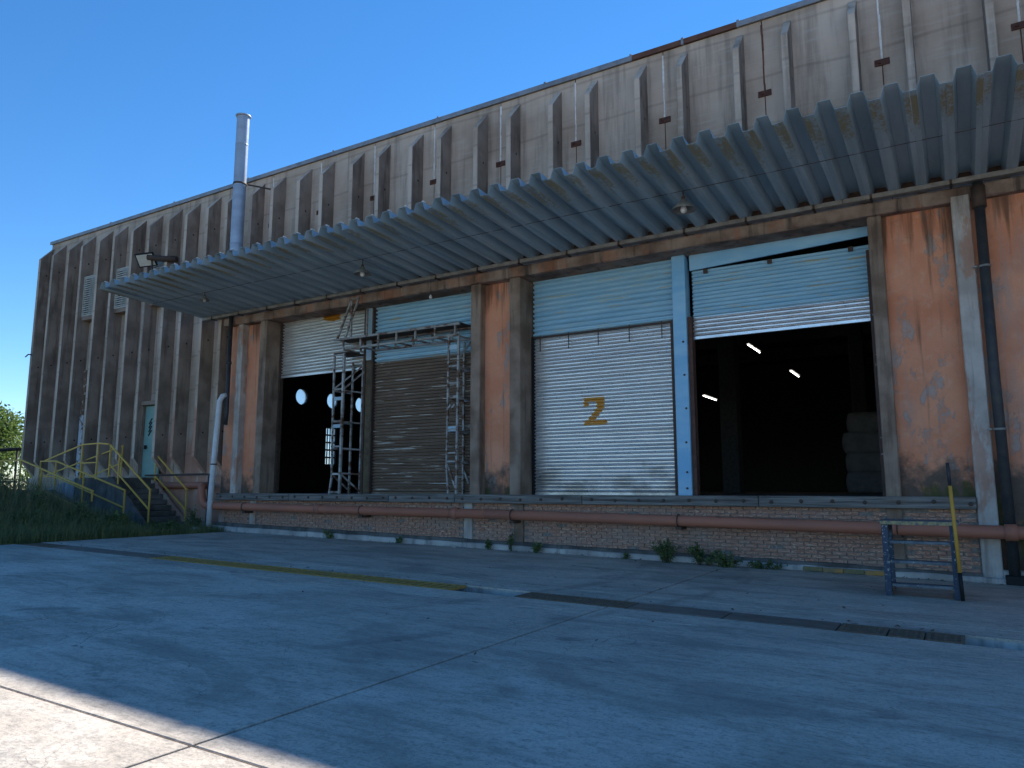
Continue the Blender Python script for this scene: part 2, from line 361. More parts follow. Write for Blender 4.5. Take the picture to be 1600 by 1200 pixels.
FLANK = m_plain_conc('dark_rib_flank', (.20, .152, .12), (.32, .255, .205), (.065, .052, .043), .6)  # rib sides coloured darker than the rib noses
PANEL = m_panel(); ORANGE = m_orange()
FRAME = m_plain_conc('stained_frame_concrete', (.17, .115, .082), (.32, .24, .185), (.06, .045, .036), .6)
BEAM = m_plain_conc('chipped_beam_concrete', (.15, .095, .07), (.34, .26, .21), (.05, .038, .032), .8, .45)
PIL = m_plain_conc('grey_pilaster_concrete', (.36, .32, .285), (.54, .50, .46), (.10, .085, .075), .5, .55)
PLINTH = m_plain_conc('whitish_plinth_concrete', (.30, .28, .26), (.52, .50, .47), (.09, .085, .08), .6)
DARKCONC = m_plain_conc('damp_dark_concrete', (.07, .068, .062), (.16, .15, .14), (.03, .03, .028), .6)
BLUEWALL = m_plain_conc('blue_washed_concrete', (.22, .26, .30), (.36, .41, .46), (.08, .085, .09), .5)
GALV2 = m_shutter_two(); GALV1 = m_shutter_left()
GALV = m_metal('galvanised_slat', (.80, .81, .82), (.5, .51, .52), .85, .32)
BLUESLAT = m_metal('blue_painted_slat', (.27, .51, .66), (.40, .62, .73), .0, .35, flake=.62, flk=(.50, .46, .33))
BLUEPOST = m_metal('blue_painted_steel', (.20, .46, .70), (.36, .60, .75), .0, .5, rust=.68)
PALEBLUE = m_metal('pale_blue_painted_steel', (.30, .46, .56), (.40, .52, .58), .0, .5, rust=.72)
BROWNSLAT = m_metal('rusted_brown_slat', (.15, .105, .075), (.22, .165, .125), .1, .6, flake=.612, flk=(.58, .56, .50))
DARKSTEEL = simple('dark_rusty_steel', (.055, .042, .036), (.10, .06, .042), .7)
SCAF = m_metal('flaking_scaffold_paint', (.42, .43, .42), (.16, .13, .11), .1, .55, rust=.50)
GUTTER = simple('grey_gutter_metal', (.26, .26, .245), (.16, .15, .14), .55, .2, 4)
CANOPY = m_canopy(); BRICK = m_brick(); WOOD = m_wood(); YARD = m_ground()
MORTAR = simple('mortar', (.27, .24, .215), (.15, .13, .115), .95, 0, 20, bump=.5)
PIPE = m_metal('rust_red_pipe_paint', (.44, .165, .10), (.32, .13, .085), .0, .55, rust=.66)
BLACKPIPE = simple('black_cast_pipe', (.035, .038, .045), (.06, .058, .055), .5, .1, 5)
WHITEPVC = simple('white_plastic_pipe', (.62, .64, .66), (.50, .51, .52), .4, 0, 3)
STAINLESS = m_metal('galvanised_flue', (.40, .45, .52), (.28, .32, .38), .35, .45)
YELLOW = m_metal('worn_yellow_paint', (.68, .42, .08), (.55, .35, .085), .0, .55, rust=.67)
YGRATE = simple('yellow_worn_grating', (.48, .29, .07), (.32, .215, .085), .75, 0, 12, chip=.6)
IRON = simple('cast_iron_grate', (.16, .115, .08), (.22, .16, .11), .75, .2, 12)
PLATE = simple('steel_cover_plate', (.17, .14, .115), (.23, .195, .16), .6, .3, 5)
WHITE = simple('white_sealant', (.78, .77, .74), (.55, .53, .50), .8, 0, 6)
REDJOINT = simple('red_brown_joint', (.16, .07, .045), None, .85)
CLIP = simple('rusty_bracket', (.075, .032, .026), (.12, .055, .035), .75)
CAPM = simple('roof_cap_metal', (.30, .30, .31), (.20, .20, .21), .5, .4, 3)
CAPR = simple('roof_cap_rust', (.10, .045, .032), (.15, .075, .05), .75, 0, 5)
GREEN = m_metal('pale_green_door_paint', (.17, .31, .28), (.23, .37, .33), .0, .5)
LOUV = simple('cream_louvre', (.50, .49, .43), (.36, .35, .31), .55, 0, 6)
BLACK = simple('black_rubber', (.015, .015, .016), None, .7, bump=0)
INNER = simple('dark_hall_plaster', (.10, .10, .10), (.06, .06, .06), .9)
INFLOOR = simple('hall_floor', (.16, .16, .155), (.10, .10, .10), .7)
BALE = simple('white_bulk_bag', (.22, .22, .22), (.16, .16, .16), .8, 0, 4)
TUBE = m_emit('lit_tube', (1.0, .97, .92), 6.0)
PANE = m_pane()
ENAMEL = simple('grey_enamel_shade', (.22, .22, .20), (.14, .135, .12), .45, 0, 8)
BULB = simple('frosted_bulb_glass', (.75, .74, .70), None, .3, bump=0)
LENS = simple('floodlight_lens', (.62, .60, .52), (.55, .53, .46), .35, bump=0)
BLUEWORN = simple('worn_blue_white_paint', (.035, .055, .085), (.055, .075, .11), .65, 0, 12, chip=.585, chipcol=(.42, .41, .40))
STEP = simple('worn_step_boards', (.17, .19, .20), (.08, .095, .115), .75, 0, 6, chip=.6, chipcol=(.5, .46, .3))
SOIL = simple('soil_and_litter', (.075, .06, .042), (.05, .055, .028), .95, 0, 2, bump=.8)
GRASS = m_leaf('grass_blade', (.17, .21, .085), (.29, .30, .13)); DRY = m_leaf('dry_grass_stalk', (.22, .19, .10), (.30, .26, .15))
WEED = m_leaf('weed_leaf', (.10, .15, .055), (.17, .22, .085)); TREE = m_leaf('tree_leaf', (.10, .16, .035), (.19, .25, .065), .5)
BARK = simple('bark', (.10, .075, .055), (.05, .04, .03), .9)
RUSTDUCT = simple('rust_and_white_duct', (.52, .56, .60), (.42, .45, .48), .6, 0, 3, chip=.53, chipcol=(.16, .09, .05))
RUSTDUCT2 = simple('rusted_duct', (.17, .10, .06), (.10, .06, .04), .8, 0, 4, chip=.56, chipcol=(.45, .40, .33))
POLEY = m_metal('ochre_pole_paint', (.62, .32, .05), (.50, .27, .05), .0, .5)
PLANKY = simple('orange_painted_kerb', (.42, .23, .07), (.22, .17, .10), .8, 0, 4)

D = 15.43; W = 15.93; S = 16.05                            # dock front, upper wall face, shutter plane
FLOOR = 1.43
XR = 16.0; XL = -32.85

# ------------------------------------------------------------------ ground
g = MB()
xs = [-900, -300, -120, -60, -36, -28, -19.5, -10, 0, 16, 40, 120, 300, 900]; ys = [-900, -200, -60, -20, 0, 8, 15, 30, 60, 200, 900]
for i in range(len(xs)-1):
    for j in range(len(ys)-1):
        g.quad([(xs[i], ys[j], gz(xs[i])-.22), (xs[i+1], ys[j], gz(xs[i+1])-.22), (xs[i+1], ys[j+1], gz(xs[i+1])-.22), (xs[i], ys[j+1], gz(xs[i])-.22)])
ground = struct(g.build('ground', SOIL))
yard = MB()
yard.quad([(-19.45, -14, gz(-19.45)-.13), (16, -14, gz(16)-.13), (16, 15.4, gz(16)-.13), (-19.45, 15.4, gz(-19.45)-.13)])
yard = struct(yard.build('yard', simple('joint_dirt', (.03, .028, .025), (.05, .045, .04), .95)))
def slab(x0, x1, y0, y1):
    b = MB(); gap = .016; c = .004
    x0 += gap; x1 -= gap; y0 += gap*.7; y1 -= gap*.7
    top = [(x0+c, y0+c), (x1-c, y0+c), (x1-c, y1-c), (x0+c, y1-c)]; rim = [(x0, y0), (x1, y0), (x1, y1), (x0, y1)]
    b.quad([(x, y, gz(x)) for x, y in top])
    for i in range(4):
        j = (i+1) % 4
        b.quad([(*rim[i], gz(rim[i][0])-c), (*rim[j], gz(rim[j][0])-c), (*top[j], gz(top[j][0])), (*top[i], gz(top[i][0]))])
        b.quad([(*rim[i], gz(rim[i][0])-.12), (*rim[j], gz(rim[j][0])-.12), (*rim[j], gz(rim[j][0])-c), (*rim[i], gz(rim[i][0])-c)])
    b.build('slab', YARD, yard)
apron = MB()
for (x0, x1, y0, y1) in ((-19.45, 70, -80, -14.02), (16.02, 70, -14.0, 15.2)):
    n = 6
    for i in range(n):
        for j in range(n):
            xa, xb = x0 + (x1-x0)*i/n, x0 + (x1-x0)*(i+1)/n; ya, yb = y0 + (y1-y0)*j/n, y0 + (y1-y0)*(j+1)/n
            apron.quad([(xa, ya, gz(xa)), (xb, ya, gz(xb)), (xb, yb, gz(xb)), (xa, yb, gz(xa))])
struct(apron.build('yard_apron', YARD))
XJ = [-19.45, -14.2, -9.05, -4.1, 1.0, 6.1, 11.2, 16.0]
for i in range(len(XJ)-1):
    for (a, b_) in ((-14, -8.1), (-8.1, -2.5), (-2.5, 3.03), (3.03, 8.58), (8.58, 9.2), (9.76, 10.36), (10.36, 15.28)):
        slab(XJ[i], XJ[i+1], a, b_)

# ------------------------------------------------------------------ drain channel with its covers
ch = MB()
x0, x1 = -19.45, 16.0
for (ya, za, yb, zb) in ((9.215, -.02, 9.215, -.115), (9.745, -.115, 9.745, -.02), (9.215, -.115, 9.745, -.115)):
    ch.quad([(x0, ya, gz(x0)+za), (x1, ya, gz(x1)+za), (x1, yb, gz(x1)+zb), (x0, yb, gz(x0)+zb)])
chan = ch.build('drain_channel', PLINTH); tag(chan, 'shallow open concrete drain channel crossing the yard in front of the dock', 'drain')
def cover(x0, x1, kind, label, group=None):
    y0, y1 = 9.225, 9.735; b = MB(); h = .005
    xc = (x0+x1)/2; rz = math.atan(-.0145)
    if kind in ('plate',):
        b.cbox(x0-xc, x1-xc, y0, y1, -.03, h, .004)
        mt = PLATE
    else:
        mt = YGRATE if kind == 'yellow' else IRON
        b.box(x0-xc, x1-xc, y0, y0+.05, -.03, h); b.box(x0-xc, x1-xc, y1-.05, y1, -.03, h)
        b.box(x0-xc, x0-xc+.04, y0+.05, y1-.05, -.03, h-.001); b.box(x1-xc-.04, x1-xc, y0+.05, y1-.05, -.03, h-.001)
    o = b.build('drain_cover', mt); o.location = (xc, 0, gz(xc)); o.rotation_euler = (0, -rz, 0)
    if kind != 'plate':
        L = x1 - x0 - .08
        pitch = .175 if kind == 'yellow' else .085; bw = .09 if kind == 'yellow' else .03
        n = int(L/pitch); sb = MB(); sb.box(-bw/2, bw/2, y0+.05, y1-.05, -.06, h-.002); me = sb.mesh('bar', mt)
        for i in range(n): link('bar', me, o, (-L/2 + (i+.5)*L/n, 0, 0))
        if kind == 'iron':
            cb = MB(); cb.box(-L/2, L/2, -.012, .012, -.024, h-.003); cm = cb.mesh('cross_bar', mt)
            for k in range(1, 6): link('cross_bar', cm, o, (0, y0+.05+(y1-y0-.1)*k/6, 0))
    tag(o, label, 'drain cover', group); return o
cover(-19.3, -17.9, 'iron', 'dark grate at the far left end of the drain, next to the weeds')
cover(-17.88, -16.6, 'plate', 'dull plate second from the left end of the drain')
cover(-16.58, -14.2, 'plate', 'long dark plate just left of the yellow slotted drain grating')
yl = [-14.18, -12.75, -11.3, -9.9, -8.4, -6.72]; yn = ['first and farthest left', 'second from the left', 'middle', 'fourth from the left', 'last and nearest right']
for i in range(5): cover(yl[i]+.01, yl[i+1]-.01, 'yellow', 'yellow slotted drain grating, %s of the five yellow ones' % yn[i], 'yellow drain gratings')
cover(-5.55, -4.45, 'iron', 'dark mesh drain grate next to the open stretch of channel, larger of a pair')
cover(-4.43, -3.87, 'iron', 'short dark mesh drain grate beside the long steel plates')
cover(-3.85, -2.62, 'plate', 'left one of two long smooth steel drain plates')
cover(-2.60, -1.34, 'plate', 'right one of two long smooth steel drain plates')
cover(-1.32, -.83, 'iron', 'brown iron drain grate right after the steel plates', None)
cover(-.81, -.47, 'iron', 'brown iron drain grate between two others below the step stand')
cover(-.45, -.09, 'iron', 'last brown iron drain grate at the right before the open channel')

# ------------------------------------------------------------------ the warehouse
wh = thing('warehouse', 'long concrete and orange warehouse with ribbed upper wall, loading dock and blue canopy', 'building', (-8, 16, 0))
wh.location = (0, 0, 0)
XE = 46.0
J = [-32.25, -30.05, -27.84, -25.6, -23.4, -21.2, -18.97, -16.75, -14.5, -12.24, -10.0, -7.74, -5.4, -3.1, -.77, 1.57, 3.88, 6.19, 8.5, 10.8, 13.1, 15.4]
while J[-1] < XE - 2: J.append(J[-1] + 2.31)
edges = [XL] + J[:]; edges.append(XE)
def stem_mesh(zb, chamfer):
    b = MB(); f = D; r = W + .01
    prof = [(r, 11.82), (f, 11.22), (f, zb + (.6 if chamfer else 0)), (r, zb)]
    k = len(b.v)
    for (xa, sgn) in ((0, 1), (0, -1)):
        pass
    lw, rw = .08, .07                                   # root and nose half widths
    for sgn in (-1, 1):
        for (y, z) in prof: b.v.append((sgn*(lw if y > W-.1 else rw), y, z))
    n = 4
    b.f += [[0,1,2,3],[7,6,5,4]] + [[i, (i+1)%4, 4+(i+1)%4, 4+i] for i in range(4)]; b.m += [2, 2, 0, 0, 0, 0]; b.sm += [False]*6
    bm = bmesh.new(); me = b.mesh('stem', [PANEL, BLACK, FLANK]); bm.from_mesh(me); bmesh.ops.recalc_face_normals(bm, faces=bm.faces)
    bmesh.ops.bevel(bm, geom=list(bm.edges), offset=.012, segments=1, affect='EDGES')
    for zz in ([3.45, 6.6, 10.55] if chamfer else [8.6, 10.3]):
        vs = [bm.verts.new((.0785, 15.71 + .032*math.cos(q*.785), zz + .032*math.sin(q*.785))) for q in range(8)]
        f_ = bm.faces.new(vs); f_.material_index = 1
    bm.to_mesh(me); bm.free(); return me
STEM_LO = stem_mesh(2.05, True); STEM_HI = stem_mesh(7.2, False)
for i in range(len(edges)-1):
    a, b_ = edges[i], edges[i+1]; left = a < -20.9
    zb = .1 if left else 7.0
    m = MB(); m.box(a + (.012 if i else 0), b_ - .012, W, W + .2, zb, 12.0)
    pn = m.build('wall_panel', PANEL, wh)
    fins = []
    if i > 0: fins.append(J[i-1] + .60 - .075)
    if i < len(J): fins.append(J[i] - .42 - .075)
    for fx in fins:
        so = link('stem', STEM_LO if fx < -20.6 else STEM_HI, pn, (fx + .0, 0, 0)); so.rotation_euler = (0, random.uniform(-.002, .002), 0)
    if i < len(J) and J[i] > -20:
        white = abs(J[i]+3.1) > .2
        s_ = MB(); jj = J[i]
        zz = 11.9
        while zz > 10.35:
            z2 = max(10.33, zz - random.uniform(.15, .4)); o_ = random.uniform(-.006, .006); ww = random.uniform(.014, .022)
            s_.box(jj - ww + o_, jj + ww + o_, W - .012, W + .05, z2, zz); zz = z2
        s_.build('joint_seal', WHITE if white else REDJOINT, pn)
        s_ = MB(); s_.box(jj - .011, jj + .011, W + .012, W + .05, 7.2, 10.2); s_.build('joint_seal', REDJOINT, pn)
        s_ = MB(); s_.cbox(jj - .14, jj + .14, W - .03, W - .002, 10.18, 10.32, .006); bk = s_.build('bracket', CLIP, pn)
        s_ = MB(); s_.lathe([(.03, 0), (.03, .03), (0, .03)], (0, 0, 0), 8); bo = s_.build('bolt', CLIP, pn); bo.location = (jj - .05, W - .03, 10.25); bo.rotation_euler = (R(90), 0, 0)
    elif i < len(J):
        s_ = MB(); s_.box(J[i]-.011, J[i]+.011, W + .015, W + .06, .2, 11.9); s_.build('joint_seal', DARKSTEEL, pn)
# corner return and tie holes in the stems are part of the cast
cap_x = [XL - .08, -28.4, -24.3, -20.2, -16.2, -12.1, -8.6, -6.2, -4.9, -3.6, -.2, 4, 8.2, 12.4, 18, 25, 32, 39, XE]
for i in range(len(cap_x)-1):
    b = MB(); b.prism([(W - .07, 12.0), (W - .07, 12.13), (W + .4, 12.16), (W + .4, 12.02), (W + .0, 12.02)], 'x', cap_x[i] + .006, cap_x[i+1] - .006)
    b.build('roof_capping', CAPR if i in (7, 8) else CAPM, wh)
    b = MB(); b.box(cap_x[i+1] - .03, cap_x[i+1] + .03, W - .076, W + .3, 11.995, 12.165); b.build('capping_clip', CAPM, wh)
# body: roof slab, end walls, back wall, hall floor
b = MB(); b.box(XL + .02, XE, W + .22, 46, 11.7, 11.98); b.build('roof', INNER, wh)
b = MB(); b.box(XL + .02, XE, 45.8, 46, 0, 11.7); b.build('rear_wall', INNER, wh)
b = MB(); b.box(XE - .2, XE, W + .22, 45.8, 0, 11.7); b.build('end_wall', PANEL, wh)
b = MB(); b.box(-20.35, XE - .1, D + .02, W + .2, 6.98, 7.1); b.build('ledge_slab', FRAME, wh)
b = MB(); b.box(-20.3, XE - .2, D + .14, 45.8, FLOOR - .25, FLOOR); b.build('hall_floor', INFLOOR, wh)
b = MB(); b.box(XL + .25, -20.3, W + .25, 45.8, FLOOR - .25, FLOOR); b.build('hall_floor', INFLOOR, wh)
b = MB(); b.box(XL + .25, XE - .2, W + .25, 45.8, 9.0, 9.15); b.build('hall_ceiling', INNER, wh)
for yy in (20.5, 25.5, 30.5, 35.5, 40.5):
    b = MB(); b.box(XL + .3, XR + 1.7, yy, yy + .3, 8.4, 8.99); b.build('ceiling_beam', INNER, wh)
# left end wall with round windows and one gridded window
ew = MB(); X0, X1 = XL + .02, XL + .24
discs = [(30.16, 6.9), (32.63, 6.9), (35.11, 6.9)]; r_ = .46
cells = [(W + .22, 29.5, None), (29.5, 30.82, 0), (30.82, 31.97, None), (31.97, 33.29, 1), (33.29, 34.45, None), (34.45, 35.77, 2), (35.77, 45.8, None)]
for (ya, yb, k) in cells:
    if k is None: ew.box(X0, X1, ya, yb, 0, 11.7); continue
    za, zb = 6.24, 7.56; cy, cz = discs[k]
    ew.box(X0, X1, ya, yb, zb, 11.7)
    if k == 1:
        ew.box(X0, X1, ya, yb, 5.25, za); ew.box(X0, X1, ya, yb, 0, 3.0); ew.box(X0, X1, ya, 32.18, 3.0, 5.25); ew.box(X0, X1, 33.05, yb, 3.0, 5.25)
    else: ew.box(X0, X1, ya, yb, 0, za)
    n = 32
    for q in range(n):
        a0 = 2*math.pi*q/n; a1 = 2*math.pi*(q+1)/n
        def sq(a):
            c_, s_ = math.cos(a), math.sin(a); m_ = max(abs(c_), abs(s_)); return (cy + .66*c_/m_, cz + .66*s_/m_)
        i0 = (cy + r_*math.cos(a0), cz + r_*math.sin(a0)); i1 = (cy + r_*math.cos(a1), cz + r_*math.sin(a1)); o0 = sq(a0); o1 = sq(a1)
        for X in (X0, X1): ew.quad([(X, *i0), (X, *i1), (X, *o1), (X, *o0)])
        ew.quad([(X0, *i0), (X1, *i0), (X1, *i1), (X0, *i1)])
endw = ew.build('end_wall', INNER, wh)
for (cy, cz) in discs:
    b = MB(); n = 28
    b.prism([(cy + (r_-.01)*math.cos(2*math.pi*q/n), cz + (r_-.01)*math.sin(2*math.pi*q/n)) for q in range(n)], 'x', X0 + .1, X0 + .11)
    b.build('round_pane', PANE, endw)
b = MB()
for k in range(6):
    z = 3.0 + 2.25*k/5; b.box(X0 + .06, X0 + .16, 32.18, 33.05, z - .045, z + .045)
for k in range(5):
    y = 32.18 + .87*k/4; b.box(X0 + .07, X0 + .15, y - .015, y + .015, 3.0, 5.25)
win = b.build('window', BLACK, wh)
pm = MB(); pm.box(X0 + .1, X0 + .108, -.1, .1, -.19, .19); pm = pm.mesh('pane', PANE)
for k in range(5):
    for q in range(4): link('pane', pm, win, (0, 32.18 + .87*(q+.5)/4, 3.0 + 2.25*(k+.5)/5))

# dock front: piers, panels, beam
def strip(x0, x1, z0, z1, mt, name='pier_edge', y0=D, y1=S + .15):
    b = MB(); b.cbox(x0, x1, y0, y1, z0, z1, .015); return b.build(name, mt, wh)
def opanel(x0, x1, z0, z1, y0=D + .24):
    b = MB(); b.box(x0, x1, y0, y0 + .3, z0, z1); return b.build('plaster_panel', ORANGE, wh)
HB = 6.86                                                 # underside of the beam
strip(-19.75, -19.5, FLOOR, HB, PIL); strip(-18.68, -18.38, FLOOR, HB, FRAME); opanel(-19.5, -18.68, FLOOR, HB)
strip(-10.6, -10.3, FLOOR, HB, FRAME); strip(-9.42, -9.11, FLOOR, HB, FRAME); opanel(-10.3, -9.42, FLOOR, HB)
strip(-1.22, -.97, FLOOR, HB, FRAME); opanel(-.97, .2, FLOOR, HB, D + .16)
strip(.2, .5, gz(0) - .1, HB + .1, PIL, 'pilaster', D - .06)
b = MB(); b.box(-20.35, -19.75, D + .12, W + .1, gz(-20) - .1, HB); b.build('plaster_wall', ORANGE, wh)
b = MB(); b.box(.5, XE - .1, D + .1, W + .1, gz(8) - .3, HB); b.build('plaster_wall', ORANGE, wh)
bx = [-20.4, -16.2, -12.4, -8.8, -4.9, -.6, 3.4, 8, 12, XR + 1.5]
for i in range(len(bx)-1):
    b = MB(); n = 14; L = bx[i+1] - bx[i]
    # chipped lower arris: the profile varies along its length
    prev = None
    for k in range(n+1):
        x = bx[i] + L*k/n; c1 = random.uniform(.008, .05); c2 = random.uniform(.008, .04)
        ring = [(x, D - .05, HB + c1), (x, D - .05 + c2*1.3, HB), (x, S + .2, HB), (x, S + .2, 7.13), (x, D - .05 + .02, 7.13), (x, D - .05, 7.10)]
        if prev:
            for q in range(6): b.quad([prev[q], prev[(q+1) % 6], ring[(q+1) % 6], ring[q]])
        else: b.quad(ring)
        prev = ring
    b.quad(prev); b.build('lintel_beam', BEAM, wh)

# gutter along the beam
gt = MB(); gx0, gx1 = -21.3, XR
gx = [-21.3, -17.4, -13.4, -9.5, -5.3, -1.6, 2.4, 6.5, 10.5, XR]
for i in range(len(gx)-1):
    b = MB(); b.prism([(15.20, 7.14), (15.19, 7.225), (15.21, 7.225), (15.22, 7.16), (15.36, 7.16), (15.36, 7.225), (15.37, 7.225), (15.37, 7.14)], 'x', gx[i] + .004, gx[i+1] - .004)
    gut = b.build('gutter', GUTTER, wh)
    x = gx[i] + .5
    while x < gx[i+1] - .1:
        b = MB(); b.box(x - .02, x + .02, 15.175, 15.189, 7.10, 7.24); b.box(x - .02, x + .02, 15.175, 15.40, 7.112, 7.138); b.build('gutter_clip', DARKSTEEL, gut); x += 1.33

# shutters
def slat_mesh(L, pitch, mt, depth=.032):
    b = MB(); n = 6
    pts = [(depth*.9, 0.0), (depth*.9, pitch*.10)]
    for k in range(n+1):
        u = k/n; pts.append((-depth*math.sin(math.pi*u)**.7, pitch*(.16 + .58*u)))
    pts += [(depth*.9, pitch*.79), (depth*.9, pitch)]
    for k in range(len(pts)-1):
        (y0, z0), (y1, z1) = pts[k], pts[k+1]
        b.quad([(0, y0, z0), (L, y0, z0), (L, y1, z1), (0, y1, z1)], smooth=True)
    back = [(.012, 0), (.012, pitch)]
    b.quad([(0, .06, 0), (0, .06, pitch), (L, .06, pitch), (L, .06, 0)])
    b.quad([(0, depth*.9, 0), (0, .06, 0), (L, .06, 0), (L, depth*.9, 0)])
    return b.mesh('slat', mt)
def slats(par, x0, x1, z0, z1, pitch, mt, tilt=0.0, depth=.032, y=S, wob=.0):
    n = max(1, round((z1-z0)/pitch)); p = (z1-z0)/n; me = slat_mesh(x1-x0, p, mt, depth)
    for k in range(n):
        o = link('slat', me, par, (x0, y + random.uniform(-wob, wob), z0 + k*p)); o.rotation_euler = (random.uniform(-.02, .02) if wob else 0, -tilt + random.uniform(-.0012, .0012)*(1 if wob else 0), 0)
def guide(x, z0, z1, mt, par, w_=.07):
    b = MB(); b.box(x - w_/2, x + w_/2, S - .07, S + .06, z0, z1); return b.build('guide_rail', mt, par)
def shutter(name_label, x0, x1, z0, z1, mt):
    b = MB(); b.cbox(x0, x1, S - .03, S + .03, z0 - .07, z0, .006); o = b.build('roller_shutter', mt, wh); o['label'] = name_label; return o
# bay one, left leaf, half raised
sh = shutter('half raised galvanised shutter with an orange paint mark at its top', -18.36, -14.75, 5.14, 6.85, GALV1)
slats(sh, -18.34, -14.76, 5.14, 6.9, .098, GALV1, tilt=.012, wob=.002); guide(-18.34, FLOOR, HB, DARKSTEEL, sh)
# bay one, right leaf, rusted brown under a blue header
sh = shutter('closed rusted brown shutter with flaking white streaks', -14.38, -10.62, FLOOR + .07, 5.25, BROWNSLAT)
slats(sh, -14.36, -10.62, FLOOR + .07, 5.22, .088, BROWNSLAT, wob=.006); guide(-10.62, FLOOR, HB, DARKSTEEL, sh)
hd = MB(); hd.box(-14.38, -10.62, S + .07, S + .1, 5.2, 6.95); hd = hd.build('shutter_header', PALEBLUE, wh); slats(hd, -14.36, -10.62, 5.24, 6.9, .12, BLUESLAT, depth=.042, y=S - .01)
# mullion of bay one
b = MB(); b.cbox(-14.66, -14.44, S - .1, S + .1, FLOOR, 5.3, .012); b.build('mullion', simple('brown_timber_post', (.13, .10, .06), (.07, .055, .035), .85, 0, 4), wh)
b = MB(); b.box(-14.74, -14.665, S - .12, S + .08, FLOOR, 6.85); b.box(-14.435, -14.38, S - .12, S + .08, FLOOR, 6.85); b.build('mullion_channel', DARKSTEEL, wh)
b = MB(); b.cbox(-14.66, -14.44, S - .11, S + .1, 5.302, HB, .01); b.build('mullion_cap', PALEBLUE, wh)
# bay two, left leaf with the figure 2
sh = shutter('closed galvanised shutter painted with an orange figure 2', -9.06, -5.42, FLOOR + .07, 5.3, GALV2)
slats(sh, -9.04, -5.43, FLOOR + .07, 5.36, .088, GALV2, wob=.005); guide(-9.07, FLOOR, 5.4, BLACK, sh, .06); guide(-5.4, FLOOR, 5.4, DARKSTEEL, sh, .09)
hd = MB(); hd.box(-9.08, -5.36, S + .07, S + .1, 5.36, 6.95); hd = hd.build('shutter_header', BLUESLAT, wh); slats(hd, -9.06, -5.38, 5.40, 6.9, .12, BLUESLAT, depth=.042, y=S - .01, wob=.002)
b = MB(); b.cbox(-9.09, -5.36, S - .06, S - .02, 5.355, 5.40, .006); b.build('header_angle', DARKSTEEL, hd)
for k in range(5):
    x = -8.85 + k*.8; b = MB(); b.bar((x, S - .065, 5.02), (x, S - .065, 5.42), .018); b.build('hook', DARKSTEEL, hd)
# blue column of bay two
b = MB(); b.cbox(-5.33, -5.02, S - .22, S + .12, FLOOR, HB, .012); col = b.build('blue_column', BLUEPOST, wh)
bm_ = MB(); bm_.lathe([(.0, .02), (.022, .02), (.026, 0)], (0, 0, 0), 8); bm_ = bm_.mesh('bolt', DARKSTEEL)
for z in (1.6, 1.95, 2.6, 3.35, 4.1, 4.85): link('bolt', bm_, col, (-5.1 + random.uniform(-.02, .02), S - .22, z), (R(90), 0, 0))
b = MB(); b.box(-5.015, -4.92, S - .15, S + .06, FLOOR, 5.42); b.build('guide_rail', simple('red_brown_guide', (.12, .06, .045), (.07, .04, .03), .8), wh)
# bay two, right leaf, raised
sh = shutter('raised shutter, blue above and bare galvanised below', -4.93, -1.26, 4.98, 5.45, GALV)
slats(sh, -4.92, -1.27, 4.98, 5.43, .09, GALV, tilt=-.004, wob=.002)
slats(sh, -4.92, -1.27, 5.43, 6.51, .092, BLUESLAT, tilt=-.002, wob=.002)
for x in (-4.6, -3.2, -1.6):
    b = MB(); b.cbox(x - .05, x + .05, S - .05, S - .015, 6.40, 6.5, .006); b.build('lifting_lug', DARKSTEEL, sh)
b = MB(); b.prism([(-4.95, 6.9), (-4.95, 6.50), (-1.24, 6.66), (-1.24, 6.9)], 'y', S - .08, S - .03); b.build('lintel_board', BLUEPOST, wh)
b = MB(); b.box(-1.30, -1.225, S - .3, S + .06, FLOOR, 6.3); b.build('guide_rail', simple('flaking_brown_guide', (.10, .06, .05), (.06, .045, .04), .8, 0, 4, chip=.62, chipcol=(.35, .30, .26)), wh)

# dock face: timber fender, brick wall, plinth, pilasters
tx = [-20.2, -16.9, -13.1, -10.95, -7.4, -3.5, .2]
for i in range(len(tx)-1):
    b = MB(); b.cbox(tx[i] + .006, tx[i+1] - .006, D - .16, D + .15, 1.235, 1.447 + random.uniform(-.006, .006), .014); tb = b.build('timber_fender', WOOD, wh)
    x = tx[i] + .25
    while x < tx[i+1]:
        o = link('bolt', bm_, tb, (x, D - .16, 1.345 + random.uniform(-.02, .02)), (R(90), 0, 0)); o.scale = (1.5, 1.5, 1.2); x += .56
b = MB(); b.box(-20.15, .2, D + .03, D + .14, -.2, 1.235); dw = b.build('dock_wall', MORTAR, wh)
BH, BL = .0745, .252
bms = []
for k in range(3):
    b = MB(); b.cbox(-.117, .117, -.02, .05, -.031, .031, [.005, .008, .006][k]); me = b.mesh('brick', BRICK)
    for v in me.vertices: v.co += Vector((random.uniform(-.003, .003), random.uniform(-.004, .004), random.uniform(-.003, .003)))
    bms.append(me)
spots = []
for r in range(18):
    z = 1.235 - BH*(r + .5)
    x = -20.1 + (BL/2 if r % 2 else 0)
    while x < .15:
        if z + .03 > gz(x) + .12:
            skip = any(abs(x - px) < .2 for px in (-20.05, -18.6, -10.62, -9.15, -1.1))
            if not skip: spots.append((x + random.uniform(-.004, .004), z + random.uniform(-.003, .003)))
        x += BL
spots.sort(key=lambda s: s[0]**2)
rest = MB()
for k, (x, z) in enumerate(spots):
    y = D + .03 + random.uniform(-.008, .006)
    if random.random() < .02: y += .03
    if k < 300:
        o = link('brick', bms[k % 3], dw, (x, y, z), (0, random.uniform(-.008, .008), random.uniform(-.01, .01)))
    else: rest.box(x - .117, x + .117, y - .02, y + .05, z - .031, z + .031)
ro = rest.build('brick_courses', BRICK, dw); ro['kind'] = 'stuff'
